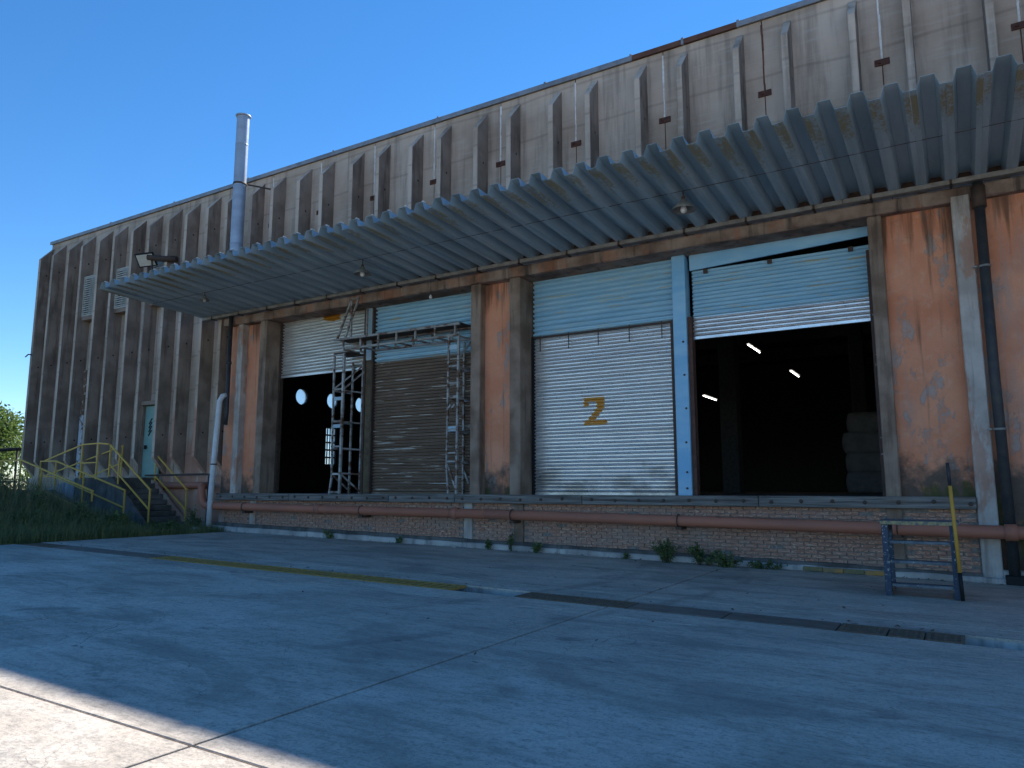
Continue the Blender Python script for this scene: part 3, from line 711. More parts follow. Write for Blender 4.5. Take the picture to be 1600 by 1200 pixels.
for px in (-20.05, -18.6, -10.62, -9.15, -1.1):
    b = MB(); b.cbox(px - .13, px + .13, D - .03, D + .1, gz(px) - .05, 1.233, .012); b.build('dock_pilaster', PIL if px < -10 else FRAME, wh)
def sloped(x0, x1, y0, y1, h0, h1, mt, name, par, low=-.1):
    b = MB(); n = max(2, int((x1-x0)/.35)); prev = None
    for k in range(n+1):
        x = x0 + (x1-x0)*k/n; hh = h0 + (h1-h0)*k/n + random.uniform(-.012, .012); yy = y0 + random.uniform(-.01, .01)
        ring = [(x, yy, gz(x)+low), (x, yy, gz(x)+hh-.02), (x, yy+.02, gz(x)+hh), (x, y1, gz(x)+hh), (x, y1, gz(x)+low)]
        if prev:
            for q in range(5): b.quad([prev[q], prev[(q+1) % 5], ring[(q+1) % 5], ring[q]])
        else: b.quad(ring)
        prev = ring
    b.quad(prev); return b.build(name, mt, par)
sloped(-20.3, .55, D - .16, D + .03, .15, .09, PLINTH, 'plinth_kerb', wh)
sloped(-20.3, .2, D - .09, D + .025, .26, .15, DARKCONC, 'plinth_ledge', wh)
sloped(.5, XR, D - .06, D + .1, .22, .2, PLINTH, 'plinth_kerb', wh)

# louvres, door and duct in the left part
def louvre(x0, x1, z0, z1, label):
    y = 15.62; b = MB()
    b.box(x0, x1, y - .03, y + .06, z1 - .05, z1); b.box(x0, x1, y - .03, y + .06, z0, z0 + .05); b.box(x0, x0 + .05, y - .03, y + .06, z0 + .05, z1 - .05); b.box(x1 - .05, x1, y - .03, y + .06, z0 + .05, z1 - .05)
    b.box(x0 + .02, x1 - .02, y + .2, y + .22, z0, z1)
    b.box(x0, x1, y - .02, W, z0 - .16, z0 - .005, 1)
    o = b.build('louvre_vent', [LOUV, FRAME], wh); o['label'] = label
    n = 17; sm = MB(); sm.prism([(-.035, -.022), (-.035, .022), (-.028, .022), (.06, .06), (.065, .052), (-.025, -.022)], 'x', x0 + .05, x1 - .05)
    me = sm.mesh('louvre_slat', LOUV)
    for k in range(n): link('louvre_slat', me, o, (0, y, z0 + .05 + (z1 - z0 - .1)*(k + .5)/n))
louvre(-29.47, -28.46, 8.35, 9.98, 'cream louvred vent high between ribs, farther left')
louvre(-27.24, -26.22, 8.38, 9.95, 'cream louvred vent high between ribs, partly behind the canopy')
louvre(-25.0, -23.98, 8.38, 9.95, 'cream louvred vent mostly hidden behind the canopy')
b = MB(); b.cbox(-24.93, -23.99, 15.72, 15.78, 1.98, 4.52, .008); door = b.build('door', GREEN, wh); door['label'] = 'pale green metal door with slanted vent slots'
for k in range(4):
    b = MB(); z = 3.45 + k*.14; b.bar((-24.66, 15.715, z), (-24.5, 15.715, z + .2), .02, .05); b.build('vent_slot', BLACK, door)
b = MB(); b.box(-24.80, -24.72, 15.66, 15.72, 2.98, 3.12); b.bar((-24.76, 15.67, 3.05), (-24.63, 15.67, 3.05), .025); b.build('handle', BLACK, door)
b = MB(); b.box(-24.98, -23.97, 15.55, W, 4.54, 4.68); b.build('door_head', FRAME, wh)
b = MB(); b.box(-24.985, -24.94, 15.6, W - .01, 1.98, 4.53); b.build('door_frame', FRAME, wh)
b = MB(); b.cbox(-29.30, -29.06, 15.76, W + .0, 2.05, 4.42, .01); b.build('wall_duct', RUSTDUCT, wh)
b = MB(); b.cbox(-29.29, -29.07, 15.77, W + .0, 4.43, 6.2, .01); b.build('wall_duct', RUSTDUCT2, wh)
b = MB(); b.box(XL, -20.4, W - .14, W - .002, .1, 2.02); b.build('wall_base', PANEL, wh)
# bent conduit and band near the left corner
b = MB(); b.tube([(XL - .3, D - .02, 7.05), (XL + .0, D - .06, 7.12), (XL + .25, D - .06, 7.08)], .025, 8); tag(b.build('corner_cable', BLACK), 'short dark cable wrapped round the far left wall corner', 'cable')

# ------------------------------------------------------------------ canopy
P = .468; nP = int((XR - -21.3)/P)
can = bpy.data.objects.new('canopy', None); C.objects.link(can); can.parent = wh; can['label'] = 'blue grey canopy of deep trapezoidal metal pans'
prof = [(0, 0), (.085, 0), (.145, .185), (.325, .185), (.385, 0), (P, 0)]
pm = MB(); tk = .006; L = 3.72
def off(z): return z
for sgn, dz in ((0, 0), (1, tk)):
    for k in range(len(prof)-1):
        (x0, z0), (x1, z1) = prof[k], prof[k+1]
        q = [(x0, 0, z0+dz), (x1, 0, z1+dz), (x1, -L, z1+dz), (x0, -L, z0+dz)]
        pm.quad(q if sgn else q[::-1])
for k in range(len(prof)-1):
    (x0, z0), (x1, z1) = prof[k], prof[k+1]
    pm.quad([(x0, -L, z0), (x1, -L, z1), (x1, -L, z1+tk), (x0, -L, z0+tk)]); pm.quad([(x0, 0, z0), (x0, 0, z0+tk), (x1, 0, z1+tk), (x1, 0, z1)])
pan = pm.mesh('pan', CANOPY)
tipm = MB(); tipm.box(.30, .34, -L - .004, -L + .09, .192, .21); tipm = tipm.mesh('bright_tip', WHITE)  # white blocks added to stand in for the bright spots at the pan tips
slope = math.atan(.17/3.7)
for i in range(nP):
    o = link('pan', pan, can, (-21.3 + i*P, 15.40, 7.215 + random.uniform(-.007, .007)), (-slope + random.uniform(-.003, .003), random.uniform(-.008, .008), random.uniform(-.002, .002)))
    if i < 26 and random.random() < .85: link('bright_tip', tipm, o)
b = MB(); b.box(-21.3, XR, 15.41, 15.5, 7.2, 7.45); b.build('canopy_ledger', DARKSTEEL, can)
for yy, zz in ((13.35, 7.345),):
    b = MB()
    b.bar((-21.2, yy, zz - .035), (XR, yy, zz - .035), .009); b.build('conduit', DARKSTEEL, can)

# ------------------------------------------------------------------ pendant lamps, hanging bulb, floodlight
def lamp(x, y, z, s, label):
    t = thing('pendant_lamp', label, 'lamp', (x, y, z), 'lamps hung under the canopy')
    b = MB(); b.lathe([(.21*s, 0), (.205*s, .02*s), (.16*s, .085*s), (.07*s, .13*s), (.05*s, .19*s), (.0, .195*s)], (0,0,0), 24); b.lathe([(.205*s, .002), (.155*s, .075*s), (.06*s, .12*s)], (0,0,0), 24); b.build('shade', ENAMEL, t)
    b = MB(); b.lathe([(0, -.06*s), (.04*s, -.045*s), (.058*s, 0), (.05*s, .05*s), (.03*s, .1*s)], (0,0,0), 14); b.build('bulb', BULB, t)
    b = MB(); b.tube([(0,0,.19*s), (0,0,7.32 - z)], .012, 6); b.lathe([(.035*s, .19*s), (.035*s, .25*s), (.0, .26*s)], (0,0,0), 10); b.build('stem', DARKSTEEL, t)
lamp(-4.22, 13.38, 6.93, 1.1, 'enamel lamp under the canopy above the figure 2 shutter')
lamp(-12.5, 13.38, 6.92, 1.0, 'enamel lamp under the canopy in front of the scaffold')
lamp(-18.7, 13.38, 7.08, .7, 'small dim lamp under the far left end of the canopy')
t = thing('hanging_bulb', 'small white bulb on a thin wire above the rusted brown shutter', 'bulb', (-11.7, 15.15, 6.62))
b = MB(); b.tube([(0,0,.06), (0,0,.52)], .006, 6); b.build('wire', BLACK, t)
b = MB(); b.lathe([(0,-.05), (.035,-.03), (.045,0), (.03,.04), (.02,.07), (0,.07)], (0,0,0), 12); b.build('bulb', BULB, t)
t = thing('floodlight', 'square floodlight on a short arm above the left end of the canopy', 'floodlight', (-24.5, 15.05, 9.72))
b = MB(); b.cbox(-.34, .34, -.26, .26, 0, .07, .015); h = b.build('housing', BLACK, t); h.rotation_euler = (R(-52), R(-6), R(28))
b = MB(); b.box(-.29, .29, -.21, .21, -.006, -.001); b.build('lens', LENS, h)
b = MB(); b.tube([(.1, .0, .1), (.5, .3, .05), (1.0, .55, .02)], .11, 10); b.tube([(.2, .1, .0), (.25, .15, -.6)], .03, 8); b.build('arm', DARKSTEEL, t)

# ------------------------------------------------------------------ flue
t = thing('flue_pipe', 'tall galvanised flue pipe rising behind the canopy past the roof edge', 'chimney', (-19.5, 15.0, 7.3))
zs = [(0, 2.1), (2.1, 4.15), (4.15, 5.5), (5.5, 6.5)]
for a, c_ in zs:
    b = MB(); b.tube([(0,0,a + .004), (0,0,c_ - .004)], .20, 32, cap=False); b.build('pipe_section', STAINLESS, t)
    b = MB(); b.lathe([(.201, -.02), (.207, -.015), (.207, .015), (.201, .02)], (0,0,c_), 32); b.build('band', STAINLESS, t)
b = MB(); b.lathe([(.20, 6.47), (.245, 6.49), (.248, 6.52), (.2, 6.53), (.19, 6.3)], (0,0,0), 32); b.build('rim', STAINLESS, t)
b = MB(); b.lathe([(.202, 4.12), (.212, 4.12), (.212, 4.18), (.202, 4.18)], (0,0,0), 32); b.bar((.2, .15, 4.15), (.75, .93, 4.1), .04); b.build('wall_bracket', DARKSTEEL, t)

# ------------------------------------------------------------------ pipes
def pipe_thing(name, pts, r, mt, label, n=16): 
    o = MB().tube(pts, r, n).build(name, mt); return tag(o, label, 'pipe')
def bend(a, b_, c_, r=.25, n=6):                           # rounded corner at b
    a, b_, c_ = Vector(a), Vector(b_), Vector(c_); p0 = b_ + (a - b_).normalized()*r; p1 = b_ + (c_ - b_).normalized()*r
    return [tuple((1-u)**2*p0 + 2*u*(1-u)*b_ + u*u*p1) for u in [k/n for k in range(n+1)]]
py = 15.12
t = thing('dock_pipe', 'long rust red pipe running along the dock wall below the timber', 'pipe', (-10, py, .95)); t.location = (0, 0, 0)
A = (-24.6, 15.72, 1.70); B = (-21.25, 15.72, 1.70); Cc = (-20.72, py, 1.66); E_ = (-20.62, py, 1.06); F_ = (-9.9, py, .985)
pts = [A] + bend(A, B, Cc, .25) + bend(B, Cc, E_, .2) + bend(Cc, E_, F_, .28) + [F_]
b = MB(); b.tube(pts, .115, 18); b.build('pipe_run', PIPE, t)
b = MB(); b.tube([(-9.9, py, .985), (-5.0, py, .93), (.2, py, .865), (3.0, py, .85), (XR, py, .70)], .115, 18); b.build('pipe_run', PIPE, t)
b = MB(); b.lathe([(.118, -.09), (.14, -.09), (.14, .09), (.118, .09)], (0,0,0), 18); cm = b.mesh('coupling', PIPE)
for x, z in ((-10.8, .99), (.65, .862), (-15.5, 1.024)): link('coupling', cm, t, (x, py, z), (0, R(90), 0))
for x in (-18.62, -9.15, -13.9, -5.1, -1.05):
    z = 1.06 + (x + 20.62)*-.0078
    b = MB(); b.box(x - .06, x + .06, py - .04, D + .02, z - .19, z - .13); b.tube([(x, py + .13*math.cos(a_), z + .13*math.sin(a_)) for a_ in [2*math.pi*k/16 for k in range(17)]], .012, 6); b.build('pipe_support', DARKSTEEL, t)
pipe_thing('thin_pipe', [(-24.5, 15.6, 2.05), (-21.2, 15.55, 2.06), (-20.75, 15.42, 2.04), (-20.7, 15.35, 1.95), (-20.7, 15.35, .5)], .03, DARKSTEEL, 'thin grey pipe above the elbow of the rust red pipe', 8)
t = thing('downpipe', 'black upper and white lower downpipe at the left end of the dock', 'pipe', (-20, 15.2, .4)); t.location = (0,0,0)
MB().tube([(-19.93, 15.28, 7.15), (-19.9, 15.28, 4.0), (-19.9, 15.26, 3.6)], .065, 12).build('upper_pipe', BLACKPIPE, t)
MB().tube([(-19.93, 15.26, 4.55), (-19.98, 15.16, 4.52), (-20.03, 15.1, 4.35), (-20.1, 15.02, 1.5), (-20.1, 15.0, .42)], .085, 14).build('lower_pipe', WHITEPVC, t)
b = MB(); b.lathe([(.087, -.02), (.095, -.02), (.095, .02), (.087, .02)], (-20.08, 15.05, 2.35), 14); b.build('pipe_clip', BLACK, t)
b = MB(); b.lathe([(.067, -.04), (.085, -.04), (.085, .04), (.067, .04)], (-19.915, 15.28, 5.6), 12); b.build('pipe_socket', BLACKPIPE, t)
t = thing('downpipe', 'thick black downpipe beside the grey pilaster at the right', 'pipe', (.62, 15.3, 0)); t.location = (0,0,0)
MB().tube([(.64, 15.33, 7.12), (.63, 15.33, 3.6), (.66, 15.33, .12)], .085, 18).build('pipe_run', BLACKPIPE, t)
b = MB(); b.lathe([(.087, -.2), (.115, -.2), (.115, .2), (.087, .2)], (.64, 15.33, 6.85), 18); b.build('pipe_socket', DARKSTEEL, t)
for z in (5.55, 2.62):
    b = MB(); b.lathe([(.087, -.02), (.098, -.02), (.098, .02), (.087, .02)], (.635, 15.33, z), 18); b.bar((.45, 15.3, z), (.52, 15.3, z), .03); b.build('pipe_clamp', GUTTER, t)
b = MB(); b.cbox(.52, .80, 15.18, 15.44, -.02, .14, .01); b.build('gully', BLACK, t)

# ------------------------------------------------------------------ loading gantry made of welded bars
t = thing('loading_gantry', 'rusty welded gantry of two ladder towers and a bridge before the dock doors', 'scaffold', (-13, 15.6, FLOOR)); t.location = (0,0,0)
F0, F1 = 15.36, 15.98; zf = FLOOR + .02
def bars(name, lst, wd=.035): 
    b = MB()
    for q in lst: b.bar(*q, wd)
    return b.build(name, SCAF, t)
def one(name, a, c_, wd=.035, mt=None): return MB().bar(a, c_, wd*1.45).build(name, mt or SCAF, t)
# left tower
wobA = [(-15.36, F0, zf), (-15.29, F0, 1.9), (-15.31, F0, 2.6), (-15.33, F0, 5.42)]
for k in range(3): one('post', wobA[k], wobA[k+1])
one('post', (-14.97, F0, zf), (-14.95, F0, 5.45), .045); one('post', (-14.80, F1, zf), (-14.78, F1, 5.3)); one('post', (-15.2, F1, zf), (-15.18, F1, 5.3))
for z in (5.42, 4.42, 3.5, 2.78, 2.0, 1.5): one('rung', (-15.32, F0, z), (-14.96, F0, z))
for z in (4.38, 3.48, 2.72, 2.02): one('rung', (-14.96, F0, z), (-14.79, F1, z - .02), .03); one('rung', (-15.31, F0, z), (-15.19, F1, z - .02), .03)
for z in (4.15, 3.36): MB().cbox(-15.33, -14.96, F0 - .012, F0 + .012, z - .05, z + .05, .004).build('tie_plate', PALEBLUE, t)
one('brace', (-15.3, F0, 4.45), (-14.8, F1, 5.15), .03); one('brace', (-14.96, F0, 4.4), (-14.7, F1, 5.0), .03); one('brace', (-14.95, F0, 2.0), (-14.78, F1, 1.5), .03); one('brace', (-15.3, F0, 2.0), (-15.15, F1, 1.5), .03)
MB().box(-15.36, -14.72, F0 - .02, F1 + .02, 5.46, 5.49).build('deck', DARKSTEEL, t)
# right tower
wobB = [(-11.2, F0, zf + .02), (-11.26, F0, 2.15), (-11.25, F0, 3.6), (-11.23, F0, 5.6)]
for k in range(3): one('post', wobB[k], wobB[k+1])
one('post', (-10.95, F0, zf), (-10.92, F0, 5.62), .04); one('post', (-11.18, F1, zf), (-11.18, F1, 5.5)); one('post', (-10.90, F1, zf), (-10.88, F1, 5.7))
for z in (5.55, 4.75, 4.3, 3.95, 2.5, 2.28, 3.1): one('rung', (-11.25, F0, z), (-10.94, F0, z), .03)
for z in (4.7, 3.9, 3.05, 2.26): one('rung', (-10.94, F0, z), (-10.89, F1, z), .035); one('rung', (-11.25, F0, z), (-11.18, F1, z), .03); one('rung', (-11.18, F1, z), (-10.89, F1, z), .035)
for z in (5.25, 3.12): MB().cbox(-11.27, -10.93, F0 - .014, F0 + .014, z - .07, z + .06, .004).build('tie_plate', PALEBLUE, t)
one('brace', (-10.93, F0, 4.95), (-10.88, F1, 5.55), .03); one('brace', (-11.23, F0, 2.2), (-10.95, F0, 1.55), .03); one('brace', (-11.2, F1, 2.2), (-10.9, F1, 1.5), .03)
for dx in (0, .09): one('hook_bar', (-11.24 + dx*1.4, F0 - .02, 3.62), (-11.14 + dx*1.4, F0 - .02, 3.74), .03)
# bridge
for (y, z) in ((F0, 5.88), (F0, 5.58), (F1, 5.88), (F1, 5.58)): one('chord', (-15.36 if z > 5.7 else -14.85, y, z), (-10.9, y, z - .02), .04)
for k in range(7):
    x = -15.0 + k*.66
    one('upright', (x, F0, 5.58), (x, F0, 5.87), .03); one('upright', (x + .1, F1, 5.58), (x + .1, F1, 5.87), .03); one('cross_bar', (x, F0, 5.57), (x + .05, F1, 5.57), .03)
MB().box(-15.34, -10.9, F0 + .01, F1, 5.885, 5.905).build('deck', DARKSTEEL, t)
# raking stays up to the beam
for (a, c_) in (((-15.25, F0, 5.9), (-14.72, F0 + .0, 7.02)), ((-14.95, F0, 5.9), (-14.45, F0, 7.02)), ((-14.72, F0, 5.9), (-14.72, F0, 7.02)), ((-14.5, F1 - .2, 5.9), (-14.5, F1 - .2, 6.8)), ((-14.73, F0, 7.02), (-14.45, F0, 7.03))): one('stay', a, c_, .035)

# ------------------------------------------------------------------ stairs, ramp and yellow railings at the left
gl = gz(-22.5) - .2
t = thing('entrance_stairs', 'dark concrete stairs and landing up to the green door', 'stairs', (-24, 15, 0)); t.location = (0,0,0)
MB().box(-26.0, -24.0, 14.0, W - .16, gl - .1, 1.95).build('landing', DARKCONC, t)
ns = 8
for k in range(ns):
    x0 = -24.0 + k*.25; z1 = 1.95 - (k+1)*(1.95 - .42)/(ns+.5)
    MB().cbox(x0, x0 + .26, 14.12, 15.5, z1 - .17, z1, .012).build('step', DARKCONC, t)
MB().prism([(-24.0, gl - .1), (-24.0, 1.98), (-23.8, 1.98), (-21.85, .5), (-21.85, gl - .1)], 'y', 13.98, 14.1).build('stringer_wall', DARKCONC, t)
MB().prism([(-24.0, gl - .1), (-24.0, 1.9), (-21.9, .35), (-21.9, gl - .1)], 'y', 15.51, 15.68).build('stringer_wall', PANEL, t)
t = thing('access_ramp', 'concrete switchback ramp behind the weeds beside the stairs', 'ramp', (-27, 14, 0)); t.location = (0,0,0)
MB().prism([(-29.6, gl), (-29.6, 1.55), (-28.0, 1.55), (-26.0, 1.94), (-26.0, gl)], 'y', 14.05, W - .16).build('upper_run', BLUEWALL, t)
MB().prism([(-27.2, gl), (-27.2, 1.55), (-22.9, .42), (-22.9, gl)], 'y', 12.9, 13.95).build('lower_run', DARKCONC, t)
MB().box(-29.6, -27.21, 12.9, 14.04, gl, 1.54).build('platform', DARKCONC, t)
def railing(label, top, posts, mid=None, y=14.0, wd=.045):
    r_ = thing('railing', label, 'railing', (0,0,0), 'yellow railings of the stairs and ramp')
    for k in range(len(top)-1): MB().bar((top[k][0], y, top[k][1]), (top[k+1][0], y, top[k+1][1]), wd).build('top_rail', YELLOW, r_)
    for k in range(len(mid or [])-1): MB().bar((mid[k][0], y, mid[k][1]), (mid[k+1][0], y, mid[k+1][1]), wd*.85).build('mid_rail', YELLOW, r_)
    for (x, z0, z1) in posts: MB().bar((x, y, z0), (x, y, z1), wd*.9).build('post', YELLOW, r_)
railing('yellow railing on the wall side of the stairs, nearest the red pipe elbow', [(-24.1, 2.88), (-22.1, 1.54)], [(-23.93, 1.35, 2.74), (-22.14, .38, 1.55)], [(-23.93, 2.02), (-22.14, .9)], 15.6)
railing('yellow sloping railing on the open side of the stairs', [(-24.08, 3.03), (-21.7, 1.54)], [(-24.05, 1.9, 3.03), (-23.5, 1.5, 2.72), (-21.73, .5, 1.55)], [(-24.05, 2.4), (-21.75, .96)], 14.03)
railing('yellow railing along the front of the landing and upper ramp', [(-28.0, 2.58), (-25.66, 3.08), (-24.66, 3.10), (-24.1, 3.05)], [(-25.66, 1.9, 3.08), (-24.72, 1.9, 3.09)], [(-25.66, 2.45), (-24.72, 2.46)], 13.99)
railing('yellow railing against the ribbed wall behind the upper ramp', [(-31.4, 2.03), (-25.9, 3.13)], [(-25.95, 2.0, 3.13), (-28.5, 1.6, 2.6)], [(-28.0, 2.0), (-25.93, 2.52)], 15.58)
railing('yellow railing between the two ramp runs, ending in a tall post', [(-28.25, 2.56), (-27.2, 2.55), (-22.95, 1.54)], [(-28.25, 1.5, 2.56), (-27.2, 1.5, 2.55), (-25.4, .95, 2.12), (-22.96, .5, 1.54)], [(-28.25, 2.02), (-27.2, 2.0), (-23.0, 1.0)], 13.96)
railing('yellow front railing of the lower ramp, half sunk in weeds', [(-31.0, 2.56), (-27.25, 2.55), (-22.8, 1.51)], [(-29.4, 1.3, 2.56), (-28.6, 1.3, 2.56), (-27.3, 1.3, 2.55), (-25.9, 1.1, 2.2), (-22.85, 1.2, 1.5)], [(-30.5, 1.9), (-27.25, 1.9), (-23.6, 1.02)], 12.86)

# ------------------------------------------------------------------ step stand and yellow pole at the right
NOSE = simple('flecked_yellow_nosing', (.40, .33, .16), (.10, .11, .12), .8, 0, 16)
t = thing('step_stand', 'worn blue and white wooden step stand with four treads by the right column', 'steps', (-.6, 13.1, gz(0))); t.location = (0,0,0)
xa, xb, y0, y1 = -1.05, -.16, 12.66, 13.55; zt = 1.11; g0 = gz(-.6) + .004
for x in (xa, xb):
    MB().cbox(x - .045, x + .045, y0 - .04, y0 + .04, g0, zt - .05, .008).build('front_leg', BLUEWORN, t)
    MB().cbox(x - .035, x + .035, y1 - .05, y1 + .03, g0, zt - .05, .008).build('rear_leg', BLUEWORN, t)
    MB().cbox(x - .03, x + .03, y0 + .045, y1 - .055, g0, g0 + .1, .008).build('runner', FRAME, t)
    MB().cbox(x - .028, x + .028, y0 + .045, y1 - .055, zt - .17, zt - .055, .008).build('side_rail', BLUEWORN, t)
MB().cbox(xa - .07, xb + .08, y0 - .06, y1 + .04, zt - .048, zt, .008).build('top_tread', STEP, t)
MB().cbox(xa - .06, xb + .06, y0 - .075, y0 - .062, zt - .05, zt + .004, .003).build('tread_nosing', NOSE, t)
for k, z in enumerate((.80, .51, .17)): MB().cbox(xa + .05, xb - .05, y0 - .035, y0 + .19 , z - .022, z + .022, .006).build('tread', STEP, t)
t = thing('pole', 'long yellow pole with dark ends leaning on the step stand', 'pole', (-.13, 12.5, 0)); t.location = (0,0,0)
pb = Vector((-.105, 12.555, g0)); pt = Vector((-.16, 12.60, 1.97)); pd = pt - pb
MB().tube([pb, pb + pd*.2], .026, 10).build('lower_end', BLACK, t); MB().tube([pb + pd*.2, pb + pd*.83], .026, 10).build('shaft', POLEY, t); MB().tube([pb + pd*.83, pt], .023, 10).build('upper_end', BLACKPIPE, t)
t = thing('kerb_plank', 'orange painted strip of kerb at the foot of the dock wall', 'kerb', (-2, 15.2, 0)); t.location = (0,0,0)
for k in range(4):
    x = -2.72 + k*.36; b = MB(); b.cbox(x + .004, x + .352, D - .22, D - .175, gz(x) + .001, gz(x) + .085, .006); b.build('segment', PLANKY if k % 2 else simple('olive_kerb_paint', (.16, .15, .08), (.26, .19, .09), .85), t)

# ------------------------------------------------------------------ inside the hall
for (x, z, ya, yb, lab) in ((-7.05, 7.4, 30.2, 32.3, 'upper left'), (-5.6, 6.3, 31.0, 32.8, 'middle right'), (-8.9, 5.4, 30.0, 31.9, 'lower left'), (-2.45, 3.64, 29.5, 30.5, 'far right by the bags')):
    t = thing('tube_light', 'lit tube light in the dark hall, %s of four' % lab, 'light', (x, (ya+yb)/2, z), 'tube lights in the hall'); L = yb - ya
    MB().tube([(0, -L/2, 0), (0, L/2, 0)], .014, 8).build('tube', TUBE, t); MB().box(-.07, .07, -L/2, L/2, .045, .09).build('batten', GUTTER, t); MB().bar((0, 0, .09), (0, 0, max(.1, 8.95 - z)), .02).build('hanger', BLACK, t)
MB().cbox(-7.15, -6.55, 26, 26.6, FLOOR, 9.0, .02).build('hall_column', INNER, wh)
MB().cbox(-3.3, -2.8, 30, 30.5, FLOOR, 9.0, .02).build('hall_column', INNER, wh)
def bag(x, y, z, s, lab):
    bm = bmesh.new(); bmesh.ops.create_cube(bm, size=1.0); bmesh.ops.subdivide_edges(bm, edges=list(bm.edges), cuts=5, use_grid_fill=True)
    for v in bm.verts:
        c = v.co; k = 1 + .10*math.cos(math.pi*c.z)*1.0; rr = max(abs(c.x), abs(c.y))*2
        v.co = Vector((c.x*1.05*k*s, c.y*1.0*k*s, (c.z + .5)*.72 + random.uniform(-.006, .006)))
    bmesh.ops.smooth_vert(bm, verts=list(bm.verts), factor=.6, use_axis_x=True, use_axis_y=True, use_axis_z=True)
    b = MB(); b.addbm(bm, 0, True); o = b.build('bulk_bag', BALE); o.location = (x, y, z); tag(o, lab, 'bag', 'white bags stacked in the hall')
names = ['lowest', 'second', 'third', 'topmost']
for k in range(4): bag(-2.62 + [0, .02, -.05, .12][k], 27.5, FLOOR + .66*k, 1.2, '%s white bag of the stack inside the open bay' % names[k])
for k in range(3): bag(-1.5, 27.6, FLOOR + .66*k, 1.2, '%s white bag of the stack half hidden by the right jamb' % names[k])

# ------------------------------------------------------------------ plants
def leaf_quad(b, p, d, up, L, wd, mi=0):
    s_ = d.cross(up)
    if s_.length < 1e-3: s_ = Vector((1,0,0))
    s_.normalize(); b.quad([p, p + d*L*.45 + s_*wd/2, p + d*L, p + d*L*.45 - s_*wd/2], mi)
def rv(): 
    while True:
        v = Vector((random.uniform(-1,1), random.uniform(-1,1), random.uniform(-1,1)))
        if .05 < v.length < 1: return v.normalized()
def blade(b, x, y, z, h, wd, mi, lean=.35):
    a = random.uniform(0, 6.283); d = Vector((math.cos(a), math.sin(a), 0)); s_ = Vector((-d.y, d.x, 0))*wd/2
    p = Vector((x, y, z)); m_ = p + d*h*lean*.3 + Vector((0,0,h*.55)); e = p + d*h*lean + Vector((0,0,h*random.uniform(.85, 1)))
    b.quad([p - s_, p + s_, m_ + s_*.8, m_ - s_*.8], mi); b.quad([m_ - s_*.8, m_ + s_*.8, e], mi)
def vh(x, y):                                             # height of the growth
    u = max(0, min(1, (-19.9 - x)/6.0)); hh = .55 + 1.75*u
    hh *= max(.6, min(1, (13.8 - y)/1.4)) if y > 12.4 else 1
    return hh
gr = MB()
for k in range(46000):
    x = -19.55 - random.random()**1.25*15; y = random.uniform(7.2, 15.2)
    if y > 12.6 and -30 < x < -21.9: 
        if y > 12.8: continue
    if y > 13.2 and x < -21: continue
    h = vh(x, y)*random.uniform(.35, .95); blade(gr, x, y, gz(x) - .2, h + .18, random.uniform(.012, .024), 0)
go = gr.build('grass', GRASS, recalc=False); go['kind'] = 'stuff'; go['label'] = 'tall rough grass growing beside the concrete yard'; go['category'] = 'grass'
dg = MB()
for k in range(750):
    x = random.choice((random.gauss(-24.4, .8), random.gauss(-22.6, .5), random.uniform(-29, -20))); y = random.uniform(8.5, 12.4)
    blade(dg, x, y, gz(x) - .2, (vh(x, y)*random.uniform(.9, 1.35)) + .2, .014, 0, .2)
go = dg.build('dry_grass', DRY, recalc=False); go['kind'] = 'stuff'; go['label'] = 'pale dry stalks standing in the rough grass'; go['category'] = 'grass'
def bush(x, y, h, rad, nl, label, group, ls=.075, mt=None, name='weed_plant', creeping=False):
    t = thing(name, label, 'plant', (x, y, gz(x) - (.2 if x < -19.5 else 0)), group); st = MB(); lf = MB()
    ns = max(3, int(nl/45))
    for s_ in range(ns):
        a = random.uniform(0, 6.283); rr = rad*random.random()**.6; hh = h*random.uniform(.55, 1)*(1 - .35*rr/rad)
        e = Vector((rr*math.cos(a), rr*math.sin(a)*.6, hh)); m_ = e*.5 + Vector((0, 0, hh*.12)); pts = [Vector((e.x*.25, e.y*.25, 0)), m_, e]
        st.tube(pts, [.009, .006, .003], 5, cap=False)
        for q in range(int(nl/ns)):
            u = random.uniform(.12, 1); p = pts[0].lerp(m_, u*2) if u < .5 else m_.lerp(e, u*2 - 1)
            d = (rv() + Vector((0, 0, .15))).normalized(); p = p + rv()*ls*.5
            if p.z < .01: p.z = .01
            leaf_quad(lf, p, d, rv(), ls*random.uniform(.6, 1.5), ls*random.uniform(.35, .6))
    st.build('stem', BARK, t); lf.build('foliage', mt or WEED, t, recalc=False); return t
bl = []
spots_l = [(-20.4, 13.7), (-20.9, 12.6), (-21.6, 11.8), (-22.4, 11.2), (-23.3, 11.6), (-24.2, 11.0), (-25.2, 11.4), (-21.2, 10.4), (-22.8, 10.0), (-24.6, 9.8), (-26.3, 10.8), (-20.6, 12.3), (-21.0, 9.2)]
wl = ['leafy weed clump at the foot of the stairs', 'low weed clump just left of the stair foot', 'weed clump in front of the lower ramp end', 'weed clump before the middle of the lower ramp', 'broad weed clump under the ramp railing', 'tall weed clump left of the ramp middle', 'tall weed clump near the ramp platform', 'low weed clump by the far end of the drain', 'weed clump in the middle of the rough grass', 'weed clump among the dry stalks', 'tallest weed clump at the far left', 'weed clump at the yard edge below the stairs', 'low weed clump at the left yard corner']
for k, (x, y) in enumerate(spots_l): bush(x, y, vh(x, y)*.95 + .3, .75, 900, wl[k], 'weeds beside the yard', .11)
bush(-20.75, 15.0, 1.1, .45, 500, 'dark weed growing under the bend of the red pipe', 'weeds along the wall', .09)
